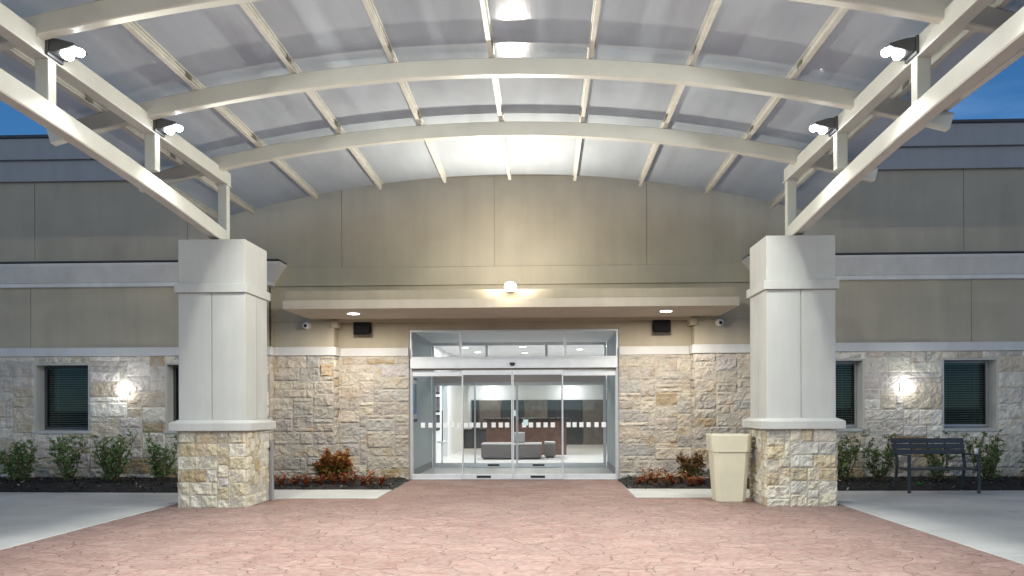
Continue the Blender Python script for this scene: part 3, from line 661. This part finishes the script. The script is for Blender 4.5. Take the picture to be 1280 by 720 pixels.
# ---------------------------------------------------------------- columns
def column(cx, yf, side, label):
    c = thing('canopy_column', (cx, yf+.5, 0), label, 'column', 'entrance canopy columns'); h = .5; cy = yf+.5
    s = MB(); rg = random.Random(5+side)
    for (o, ux, n) in (((cx-h,yf,0),(1,0,0),(0,-1,0)), ((cx+h,yf,0),(0,1,0),(1,0,0)), ((cx-h,yf,0),(0,1,0),(-1,0,0)), ((cx-h,yf+1,0),(1,0,0),(0,1,0))):
        stone_face(s, rg, o, ux, n, 1.0, 1.15, PAL_COL, cw=.083, ch=.064, wr=(2,2,3,3,4,5), hr=(2,3,3,3), depth=.026, res=.024, amp=1.7)
    s.build('stone_base', 'stone', c)
    q = MB(); q.box(cx-h+.01, cx+h-.01, yf+.01, yf+.99, -.1, 1.15); q.build('core', 'stucco_light', c)
    q = MB(); e = .105
    q.loft([[(cx+a*(h+o_), cy+b*(h+o_), z) for a, b in ((-1,-1),(1,-1),(1,1),(-1,1))] for o_, z in ((e-.01,1.142),(e,1.15),(e,1.255),(e-.012,1.268),(.012,1.305))]); q.build('ledge', 'stucco_light', c)
    q = MB(); q.box(cx-h+.02, cx+h-.02, yf+.02, yf+.98, 1.30, 3.2)
    gq = .007
    for a0, a1 in ((cx-h, cx-gq), (cx+gq, cx+h)):
        q.box(a0, a1, yf, yf+.1, 1.304, 3.182, .006); q.box(a0, a1, yf+.9, yf+1, 1.304, 3.182, .006)
    for b0, b1 in ((yf+.003, cy-gq), (cy+gq, yf+.997)):
        q.box(cx-h+.002, cx-h+.1, b0, b1, 1.3045, 3.1815, .006); q.box(cx+h-.1, cx+h-.002, b0, b1, 1.3045, 3.1815, .006)
    q.build('shaft', 'stucco_light', c)
    q = MB(); q.box(cx-h-.045, cx+h+.045, yf-.045, yf+1.045, 3.185, 3.315, .008); q.build('moulding', 'stucco_light', c)
    q = MB(); q.box(cx-h-.002, cx+h+.002, yf-.002, yf+1.002, 3.312, 3.975, .01); q.build('cap', 'stucco_light', c)
XL, XR, YCL, YCR = -4.915, 3.745, 12.48, 12.68
column(XL, YCL, -1, 'pale square column with stone base left of the entrance, beside the metal bollard')
column(XR, YCR, 1, 'pale square column with stone base right of the entrance, beside the tan bin')

# ---------------------------------------------------------------- canopy
CN = thing('barrel_canopy', (X0, 8, 3.98), 'cream steel barrel-vault canopy with translucent panels over the driveway', 'canopy')
RA = 20.0; ZB = 5.485     # radius and crown height of the rib underside
def arc_z(dx, zc): return zc - (RA - math.sqrt(RA*RA - dx*dx))
YS, YE = .2, 15.85
for yr in (12.66, 10.36, 8.06, 5.76, 3.46, 1.16):
    q = MB(); n = 40; hw = 5.42; rings = []
    for i in range(n+1):
        dx = -hw + 2*hw*i/n; sl_ = dx/math.sqrt(RA*RA-dx*dx); nn = Vector((sl_,0,1)).normalized(); z = arc_z(dx, ZB)
        b0 = Vector((X0+dx, 0, z)); t0 = b0 + nn*.20; bv = .012; wd = .065
        ring = []
        for (a, h_) in ((-wd+bv,0),(wd-bv,0),(wd,bv),(wd,.20-bv),(wd-bv,.20),(-wd+bv,.20),(-wd,.20-bv),(-wd,bv)):
            p_ = b0 + nn*h_; ring.append((p_.x, yr+a, p_.z))
        rings.append(ring)
    q.loft(rings); q.build('rib', 'steel', CN)
PZ = ZB + .202
offs = [-5.37] + [1.2*k for k in range(-4, 5)] + [5.37]
for i, dx in enumerate(offs):
    z = arc_z(dx, PZ); q = MB(); x = X0+dx; tilt = -math.asin(dx/RA)
    def tb(x0, x1, y0, y1, z0, z1, bev=.003):
        k0 = set(q.bm.verts); q.box(x0, x1, y0, y1, z0, z1, bev)
        nv = [v for v in q.bm.verts if v not in k0]
        bmesh.ops.rotate(q.bm, verts=nv, cent=(0,0,0), matrix=Matrix.Rotation(-tilt, 3, 'Y')); bmesh.ops.translate(q.bm, verts=nv, vec=(x,0,z))
    tb(-.027, .027, YS, YE+.02, .002, .018); tb(-.014, .014, YS, YE+.015, .0185, .095, 0); tb(-.042, .042, YS, YE, .0955, .112)
    tb(.0145, .030, YS, YE+.01, .05, .07)
    q.build('purlin', 'purlin', CN)
    if 0 < i < len(offs)-1:
        q = MB()
        for yr in (12.66, 10.36, 8.06, 5.76):
            for dy in (-.42, .2): tb(-.026, -.0142, yr+dy, yr+dy+.16, .03, .085); tb(.0305, .040, yr+dy, yr+dy+.16, .03, .085)
        q.build('purlin_clip', 'clip', CN)
for a, b in zip(offs, offs[1:]):
    q = MB(); n = 6; rings = []
    for i in range(n+1):
        dx = a+.005 + (b-a-.01)*i/n; z = arc_z(dx, PZ+.114); rings.append([(X0+dx, YS-.05, z), (X0+dx, YE+.03, z), (X0+dx, YE+.03, z+.016), (X0+dx, YS-.05, z+.016)])
    q.loft(rings); q.build('roof_panel', 'poly', CN)
def truss(x, posts, yb, side):
    ch0, ch1 = 4.905, 5.105; w = .075
    q = MB(); q.box(x-w, x+w, YS, posts[0]+w+.03, ch0, ch1, .012); q.build('top_chord', 'steel', CN)
    # bottom chord rises in a flat curve from the column head
    pts = []; y0 = posts[0]-.10; ym = 6.4; n = 26
    for i in range(n+1):
        y = y0 + (YS - y0)*i/n; u_ = (y-ym)/(y0-ym); pts.append((y, 4.43 - .34*abs(u_)**1.75 if u_ > 0 else 4.43 - .30*abs(u_)**2))
    q = MB(); rings = []
    for (y, z) in pts:
        hh = .105; rings.append([(x-w, y, z-hh+.012), (x-w+.012, y, z-hh), (x+w-.012, y, z-hh), (x+w, y, z-hh+.012), (x+w, y, z+hh-.012), (x+w-.012, y, z+hh), (x-w+.012, y, z+hh), (x-w, y, z+hh-.012)])
    q.loft(rings); q.build('bottom_chord', 'steel', CN)
    for i, y in enumerate(posts):
        zb = 3.97 if i == 0 else 4.46; q = MB(); q.box(x-w+.006, x+w-.006, y-w+.006, y+w-.006, zb, ch0+.002, .01); q.build('post', 'steel', CN)
        if i == 0:
            q = MB(); q.box(x-w-.02, x+w+.02, y-w-.03, y+w+.03, ch0-.018, ch0-.002, .003); q.box(x-.14, x+.14, y-.14, y+.14, 3.974, 3.99, .003); q.build('plate', 'steel', CN)
PL = [12.98, 10.58, 8.28, 5.98, 3.68, 1.38]; PR = [13.18, 10.98, 8.66, 6.34, 4.02, 1.7]
truss(XL, PL, YCL+.5, -1); truss(XR, PR, YCR+.5, 1)

# floodlights on the inner face of the top chord, one over each post but the last
def flood(x, y, side, label):
    o = thing('flood_light', (x, y, 5.0), label, 'floodlight', 'floodlights along the canopy trusses')
    s = -side   # pointing inwards
    P = lambda d, z: (x + s*(.075+d), z)
    q = MB(); q.prism([P(0,4.92),P(.03,4.92),P(.03,5.10),P(0,5.10)], 'y', y-.14, y+.14, .008); q.build('back_plate', 'bronze', o)
    q = MB(); q.prism([P(.031,4.955),P(.07,4.945),P(.285,5.008),P(.28,5.03),P(.12,5.075),P(.031,5.085)], 'y', y-.13, y+.13, .01); q.build('housing', 'bronze', o)
    d = Vector((s*.24,0,.07)).normalized(); nn = Vector((s*.07,0,-.24)).normalized(); aim = Vector((s*.74,0,-.67)); c0 = Vector((x+s*(.075+.20), y, 4.983)) + nn*.002
    for k in (-1, 1):
        cc = c0 + d*.058*k; q = MB(); ax = Vector((0,1,0)); rings = []
        for e_ in (0, .35, .65, .88, .985): rings.append([cc + nn*.045*e_ + (d*.05*math.cos(t_) + ax*.088*math.sin(t_))*math.sqrt(1-e_*e_) for t_ in [2*math.pi*i/20 for i in range(20)]])
        q.loft(rings); q.build('led_lens', 'glow_cool', o, True)
    lamp('flood_light_source', 'AREA', c0+nn*.075, FLOOD_W, (.98,1.0,.94), o, .2, aim, .2, 150)
ordn = ['nearest the building','second from the building','third from the building','fourth from the building','fifth from the building']
for i, y in enumerate(PL[1:]): flood(XL, y, -1, f'bronze LED floodlight on the left canopy truss, {ordn[i]}')
for i, y in enumerate(PR[1:]): flood(XR, y, 1, f'bronze LED floodlight on the right canopy truss, {ordn[i]}')

# ---------------------------------------------------------------- wall-mounted fittings
o = thing('entrance_lamp', (-.6, 15.2, 3.6), 'bright warm lamp on the fascia above the entrance doors', 'wall lamp')
q = MB(); q.box(-.66, -.54, 15.13, 15.268, 3.53, 3.66, .01); q.build('bracket', 'bronze', o)
q = MB(); rings = []
for i in range(1, 10):
    t_ = math.pi*i/10; rings.append([(-.6+.105*math.sin(t_)*math.cos(a), 15.06+.085*math.sin(t_)*math.sin(a), 3.60-.085*math.cos(t_)) for a in [2*math.pi*k/20 for k in range(20)]])
q.loft(rings); gl_ = q.build('globe', 'glow_warm', o, True)
lamp('entrance_light', 'AREA', (-.6, 14.90, 3.62), FASCIA_W, (1,.94,.84), o, .22, (0,-1,.75), .2, 176)
lamp('entrance_glow', 'AREA', (-.6, 14.95, 3.70), 46, (1,.94,.84), o, .2, (0,1,.62), .2, 165)
for x, w in ((-8.36,'left wing wall, between the window and the left column'), (6.92,'right wing wall, between its two windows')):
    o = thing('wall_lamp', (x, Y_WING-.05, 1.84), f'white wall lamp on the stone {w}', 'wall lamp', 'wing wall lamps')
    q = MB(); q.box(x-.09, x+.09, Y_WING-.075, Y_WING-.02, 1.76, 1.93, .012); q.build('back_plate', 'white_plastic', o)
    q = MB(); rr = lambda w_, h_, y_: [(x+w_*(abs(math.cos(t_))**.6)*(1 if math.cos(t_) > 0 else -1), y_, 1.845+h_*(abs(math.sin(t_))**.6)*(1 if math.sin(t_) > 0 else -1)) for t_ in [2*math.pi*k/28 for k in range(28)]]
    q.loft([rr(.095,.105,Y_WING-.076), rr(.105,.115,Y_WING-.10), rr(.10,.11,Y_WING-.14), rr(.08,.09,Y_WING-.17), rr(.05,.05,Y_WING-.183)]); q.build('diffuser', 'glow_sconce', o, True)
    lamp('wall_light', 'POINT', (x, Y_WING-.60, 1.88), SCONCE_W, (.93,.96,1.0), o, .07)
for x, w in ((-3.57,'left'), (2.24,'right')):
    o = thing('soffit_downlight', (x, 15.9, 3.24), f'recessed light in the entrance soffit, {w} of the doors', 'ceiling light', 'soffit downlights')
    q = MB(); disc(q, x, 15.9, 3.252, .13, .012); q.build('trim_ring', 'white_plastic', o); q = MB(); disc(q, x, 15.9, 3.2395, .105, .008); q.build('lens', 'glow_soft', o)
    lamp('downlight_source', 'AREA', (x, 15.9, 3.20), DOWN_W, (1,.93,.82), o, .18, (0,0,-1))
for x, w in ((-3.68,'left'), (2.33,'right')):
    o = thing('loudspeaker', (x, Y_DOOR-.1, 3.0), f'black box loudspeaker on the stucco {w} of the glass doors', 'loudspeaker', 'entrance loudspeakers')
    q = MB(); q.box(x-.05, x+.05, Y_DOOR-.08, Y_DOOR, 3.02, 3.12); q.build('bracket', 'black', o)
    q = MB(); q.prism([(Y_DOOR-.30,3.20),(Y_DOOR-.09,3.215),(Y_DOOR-.10,3.00),(Y_DOOR-.24,2.955),(Y_DOOR-.285,2.97)], 'x', x-.165, x+.165, .012); q.build('cabinet', 'matte_black', o)
    q = MB(); q.box(x-.145, x+.145, Y_DOOR-.304, Y_DOOR-.298, 2.995, 3.14, .002); q.build('grille', 'matte_black', o)
for x, w in ((-4.75,'left'), (3.43,'right')):
    o = thing('security_camera', (x, Y_UP, 3.13), f'white security camera on the {w} pilaster under the soffit', 'camera', 'entrance security cameras')
    q = MB(); q.tube([(x,Y_UP,3.13),(x,Y_UP-.03,3.13)], .075, 18); q.build('base', 'white_plastic', o)
    q = MB(); q.tube([(x,Y_UP-.03,3.13),(x,Y_UP-.10,3.125),(x,Y_UP-.15,3.115)], [.06,.068,.06], 18); q.build('body', 'white_plastic', o, True)
    q = MB(); q.tube([(x,Y_UP-.145,3.116),(x,Y_UP-.156,3.114)], .034, 16); q.build('lens', 'black', o)

# ---------------------------------------------------------------- planting beds
def mulch_bed(x0, x1, y0, y1, label, sd, skew=0.0, hump=.10):
    r_ = random.Random(sd); q = MB(); cl = q.color_layer(); nx = int((x1-x0)/.05); ny = int((y1-y0)/.06); G = []
    for i in range(nx+1):
        row = []
        for k in range(ny+1):
            u_, v_ = i/nx, k/ny; x = x0+(x1-x0)*u_; y = y0+(y1-y0)*v_ + (skew*(1-v_)*(u_-.5))
            e = min(1, min(v_, 1.2-v_)*6, min(u_, 1-u_)*nx*.25)
            z = .012 + hump*max(0, e)**.7 + (.030*noise.noise((x*2.1,y*2.1,sd)) + .018*noise.noise((x*9,y*9,sd)) + .022*noise.noise((x*21,y*21,sd)))*max(.15, e)
            row.append(q.bm.verts.new((x + .02*noise.noise((x*7,y*7,3.3)) , y + (.02*noise.noise((x*6,y*6,9.1)) if k else .015*noise.noise((x*4,1,1))), max(.006, z))))
        G.append(row)
    def setc(f, c):
        for lp in f.loops: lp[cl] = (*c, 1)
    for i in range(nx):
        for k in range(ny):
            b_ = .010*(1+.7*noise.noise((i*.9,k*.9,sd+5))); setc(q.bm.faces.new((G[i][k],G[i+1][k],G[i+1][k+1],G[i][k+1])), (b_*1.1,b_*.95,b_*.9))
    for c in range(int((x1-x0)*(y1-y0)*150)):
        i, k = r_.randrange(nx), r_.randrange(ny); p_ = G[i][k].co + Vector((r_.uniform(-.03,.03), r_.uniform(-.03,.03), .012)); a = r_.uniform(0, 6.28); l_, w_ = r_.uniform(.015,.045), r_.uniform(.005,.012)
        d1 = Vector((math.cos(a),math.sin(a),r_.uniform(-.5,.5)))*l_; d2 = Vector((-math.sin(a),math.cos(a),r_.uniform(-.4,.4)))*w_
        f = q.bm.faces.new([q.bm.verts.new(p_+v__) for v__ in (-d1-d2, d1-d2, d1+d2, -d1+d2)])
        t_ = r_.random(); b_ = .008+.022*r_.random() if t_ < .94 else r_.uniform(.15,.4); setc(f, (b_, b_*.85, b_*.75))
    tag(q.build('mulch', 'chips'), label, 'mulch', kind='stuff')
mulch_bed(-14.5, X0-WC-.06, 14.72, 16.86, 'dark mulch along the left wing wall', 1, -.25)
mulch_bed(X0+WC+.06, 13.6, 15.02, 16.86, 'dark mulch along the right wing wall', 2, .15)
mulch_bed(X0-WC-.03, -2.74, 15.2, 17.3, 'dark mulch between the left pilaster and the path', 3, hump=.05)
mulch_bed(1.47, X0+WC+.03, 15.38, 17.3, 'dark mulch between the right pilaster and the path', 4, hump=.05)

def leaf(q, cl, p, d, n_, l_, w_, col):
    d = d.normalized(); a = d.cross(n_)
    if a.length < 1e-3: a = d.cross(Vector((1,0,0)))
    a.normalize(); b = a.cross(d)
    v = [q.bm.verts.new(x) for x in (p, p+d*l_*.5+a*w_*.5+b*w_*.12, p+d*l_-b*w_*.25, p+d*l_*.5-a*w_*.5+b*w_*.12)]
    for tri in ((v[0],v[1],v[2]), (v[0],v[2],v[3])):
        f = q.bm.faces.new(tri)
        for lp in f.loops: lp[cl] = (*col, 1)
GREEN = [(.21,.33,.10),(.27,.39,.14),(.16,.26,.095),(.38,.48,.24),(.24,.31,.16)]
RED = [(.36,.10,.035),(.44,.18,.045),(.32,.07,.035),(.28,.14,.04),(.48,.26,.07),(.20,.16,.045)]
LOWRED = [(.40,.05,.03),(.46,.11,.04),(.28,.03,.03),(.44,.20,.065),(.16,.15,.04),(.22,.03,.03)]
def shrub(name, x, y, h, w, pal, sd, label, cat, dens=1.0, stems=8, lsz=.045, tip=None, group=None, zc=.10, ball=False, low=None, tall=0.0):
    r_ = random.Random(sd); o = thing(name, (x, y, zc-.03), label, cat, group); S = MB(); q = MB(); cl = q.color_layer()
    for s in range(stems):
        a = 2*math.pi*s/stems + r_.uniform(-.4,.4); rr = w*r_.uniform(.25,1.0); hh = h*(r_.uniform(.6,1.0) if s else 1.0)
        if ball: hh = h*math.sqrt(max(.15, 1-(rr/w)**2*.75))*r_.uniform(.85,1)
        p0 = Vector((x+r_.uniform(-.05,.05), y+r_.uniform(-.05,.05), zc-.05)); p3 = Vector((x+rr*math.cos(a), y+rr*.75*math.sin(a), zc+hh))
        path = []; n_ = 7
        for i in range(n_+1):
            t_ = i/n_; p_ = p0.lerp(p3, t_) + Vector((math.cos(a),math.sin(a)*.75,0))*w*.18*math.sin(t_*math.pi) + Vector((r_.uniform(-1,1),r_.uniform(-1,1),0))*.018
            path.append(p_)
        S.tube(path, [.010*(1-.8*i/n_)+.0015 for i in range(n_+1)], 5)
        twigs = int(19*dens)
        for k in range(twigs):
            t_ = r_.uniform(.14, 1.0); i = min(n_-1, int(t_*n_)); b = path[i].lerp(path[i+1], t_*n_-i)
            d = Vector((r_.uniform(-1,1), r_.uniform(-1,1)*.8, r_.uniform(-.15,1))).normalized(); ln = r_.uniform(.08,.24)*(1.15-t_*.45)*(h/.9)**.5
            e_ = b + d*ln; S.tube([b, b.lerp(e_,.5)+Vector((0,0,.01)), e_], [.003,.0022,.001], 3)
            for m_ in range(r_.randint(15, 24)):
                f_ = r_.uniform(.2,1.05); p_ = b + d*ln*f_; ld = (d*.5 + Vector((r_.uniform(-1,1),r_.uniform(-1,1),r_.uniform(-.6,.9)))).normalized()
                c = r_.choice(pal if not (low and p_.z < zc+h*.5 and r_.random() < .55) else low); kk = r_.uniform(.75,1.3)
                leaf(q, cl, p_, ld, Vector((r_.uniform(-.5,.5),r_.uniform(-.5,.5),1)), lsz*r_.uniform(.65,1.25), lsz*.5*r_.uniform(.8,1.2), tuple(v_*kk for v_ in c))
    S.build('stems', 'stem', o, True); q.build('foliage', 'leaf', o)
    return o
G_ = 'green shrubs along the wing walls'
sh = [(-9.98,.80,.40,21,'leafy green shrub below the left edge of the left window'),
      (-9.05,.82,.36,22,'leafy green shrub below the right part of the left window'),
      (-8.18,.90,.40,23,'green shrub with glossy tips right under the left wall lamp'),
      (-7.22,.86,.34,24,'narrow green shrub next to the left column'),
      (-11.05,.8,.36,20,'leafy green shrub cut by the left edge of the photo'),
      (5.42,.86,.36,25,'green shrub immediately right of the right column'),
      (6.10,.86,.40,26,'sparse green shrub between the right column and the bench'),
      (7.12,.86,.30,27,'thin shrub growing behind the charcoal bench'),
      (8.06,.86,.42,28,'green shrub beside the right end of the bench'),
      (8.92,.84,.36,29,'green shrub cut by the right edge of the photo')]
for x, h, w, sd, lab in sh:
    shrub('shrub', x, 15.9, h, w, GREEN if sd < 25 else GREEN+[(.16,.17,.04),(.12,.16,.05)], sd, lab, 'shrub', dens=.92 if sd < 25 else .70, stems={20:9,21:12,22:9,23:13,24:9,25:11,26:8,27:7,28:12,29:9}[sd], lsz=.05, group=G_)
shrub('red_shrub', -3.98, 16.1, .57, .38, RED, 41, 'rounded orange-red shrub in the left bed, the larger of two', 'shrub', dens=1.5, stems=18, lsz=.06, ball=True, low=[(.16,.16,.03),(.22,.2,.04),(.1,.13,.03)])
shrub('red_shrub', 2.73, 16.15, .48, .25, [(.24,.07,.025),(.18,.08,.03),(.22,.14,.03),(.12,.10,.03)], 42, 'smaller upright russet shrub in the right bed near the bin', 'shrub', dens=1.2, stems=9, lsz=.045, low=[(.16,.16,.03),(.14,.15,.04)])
NTH = ['first','second','third','fourth','fifth','sixth','seventh','eighth','ninth','tenth','eleventh','twelfth','thirteenth','fourteenth','fifteenth']
def bedding(xs, side, sd):
    r_ = random.Random(sd)
    for i, x in enumerate(xs):
        y = (15.46 if side == 'left' else 15.60) + r_.uniform(-.06,.18); h = r_.uniform(.13,.23) if i not in (1, 3) else .31; q = MB(); cl = q.color_layer(); zc = .07
        for s in range(14):
            a = r_.uniform(0,6.28); tp = Vector((x+.125*math.cos(a)*r_.uniform(.4,1), y+.10*math.sin(a), zc+h*r_.uniform(.5,1.05)))
            b = Vector((x,y,zc-.02)); q2 = (tp-b)
            for m_ in range(8):
                f_ = r_.uniform(.1,1.05); p_ = b+q2*f_; c = r_.choice(LOWRED if r_.random() < .8 else [(.30,.22,.06),(.08,.10,.03)]); kk = r_.uniform(.7,1.3)
                leaf(q, cl, p_, Vector((r_.uniform(-1,1),r_.uniform(-1,1),r_.uniform(-.1,.9))), Vector((0,0,1)), .062*r_.uniform(.7,1.2), .042, tuple(v_*kk for v_ in c))
        o = q.build('bedding_plant', 'leaf'); me = o.data
        for v_ in me.vertices: v_.co -= Vector((x,y,.06))
        o.location = (x,y,.06)
        tag(o, f'low red-leaved bedding plant in the {side} bed, {NTH[i]} from the glass doors', 'plant', f'red bedding plants in the {side} bed')
bedding([-2.98,-3.15,-3.33,-3.52,-3.70,-3.90,-4.12,-4.36,-4.60,-4.82,-5.02,-5.20], 'left', 61)
bedding([1.72,1.86,2.02,2.17,2.33,2.50,2.66,2.84,3.03,3.20,3.38], 'right', 62)
wd = MB(); cl = wd.color_layer()
for a in (.3,1.6,2.6,4.0,5.2): leaf(wd, cl, Vector((6.55,15.25,.06)), Vector((math.cos(a)*.7,math.sin(a)*.4,.9)), Vector((0,0,1)), .11, .05, (.03,.3,.04))
tag(wd.build('weed', 'leaf_green'), 'bright green weed in the mulch behind the bench', 'plant')

# ---------------------------------------------------------------- street furniture
bn = thing('bench', (6.6, 14.8, .016), 'charcoal slatted metal bench facing the building wall lamps on the right walk', 'bench')
bn['label'] = 'charcoal metal bench with slatted back and armrests before the right wing'
z0 = .016; xa, xb = 6.06, 7.20; yf, yb_ = 14.52, 15.0
for x in (xa, xb):
    q = MB(); q.box(x-.022, x+.022, yf-.022, yf+.022, z0, .635, .004); q.build('leg', 'charcoal', bn)
    q = MB(); q.bar((x-.01,yb_+.10,z0), (x,yb_+.0,.46), .044, .03, (0,1,0), .003); q.build('leg', 'charcoal', bn)
    q = MB(); q.bar((x,yb_,.46), (x,yb_+.13,.90), .044, .03, (0,1,0), .003); q.build('back_post', 'charcoal', bn)
    q = MB(); q.box(x-.024, x+.024, yf-.026, yb_+.05, .636, .662, .004); q.build('armrest', 'charcoal', bn)
    q = MB(); q.box(x-.018, x+.018, yf+.023, yb_-.02, .385, .415, .003); q.build('side_rail', 'charcoal', bn)
q = MB()
for i in range(4): q.box(xa-.0+.025, xb-.025, yf+.0+i*.118, yf+.105+i*.118, .402, .43, .005)
q.build('seat', 'charcoal', bn)
q = MB()
for i in range(3):
    z = .645+i*.095; y = yb_+.048+i*.028
    q.prism([(y,z),(y+.024,z-.006),(y+.049,z+.074),(y+.025,z+.08)], 'x', xa-.06, xb+.04, .004)
for x in (xa+.28, xa+.57, xa+.86): q.bar((x,yb_+.082,.64), (x,yb_+.16,.90), .03, .008, (0,1,0))
q.build('backrest', 'charcoal', bn)
cp = thing('cup', (7.205, 14.62, .662), 'clear plastic cup left on the right armrest of the bench', 'cup')
q = MB(); q.loft([[(7.205+r_*math.cos(a), 14.62+r_*math.sin(a), .6625+z) for a in [2*math.pi*k/16 for k in range(16)]] for r_, z in ((.026,0),(.036,.10),(.034,.10),(.025,.006))]); q.build('cup_body', 'white_plastic', cp, True)

bi = thing('waste_bin', (2.86, 13.35, .016), 'tan tapered eight-sided waste bin beside the right column', 'bin')
def octo(cx, cy, hw, ch, z): return [(cx-hw+ch,cy-hw,z),(cx+hw-ch,cy-hw,z),(cx+hw,cy-hw+ch,z),(cx+hw,cy+hw-ch,z),(cx+hw-ch,cy+hw,z),(cx-hw+ch,cy+hw,z),(cx-hw,cy+hw-ch,z),(cx-hw,cy-hw+ch,z)]
cx, cy = 2.84, 13.40
q = MB(); q.loft([octo(cx,cy,.218,.062,.014), octo(cx,cy,.225,.063,.03), octo(cx,cy,.272,.07,.775)]); q.build('body', 'bin', bi)
q = MB(); q.loft([octo(cx,cy,.278,.07,.778), octo(cx,cy,.290,.072,.785), octo(cx,cy,.305,.075,1.035), octo(cx,cy,.298,.073,1.05), octo(cx,cy,.262,.06,1.05), octo(cx,cy,.25,.06,.93)]); q.build('collar', 'bin', bi)
q = MB(); q.loft([octo(cx,cy,.248,.08,.94), octo(cx,cy,.248,.08,.95)]); q.build('liner', 'black', bi)

bo = thing('push_plate_post', (-4.40, 13.55, .015), 'grey metal push-button post behind the left column', 'post')
q = MB(); q.box(-4.452, -4.347, 13.50, 13.60, .01, .935, .008); q.build('post_body', 'alu_dull', bo)
q = MB(); q.box(-4.417, -4.382, 13.492, 13.499, .80, .87, .002); q.build('push_button', 'black', bo)
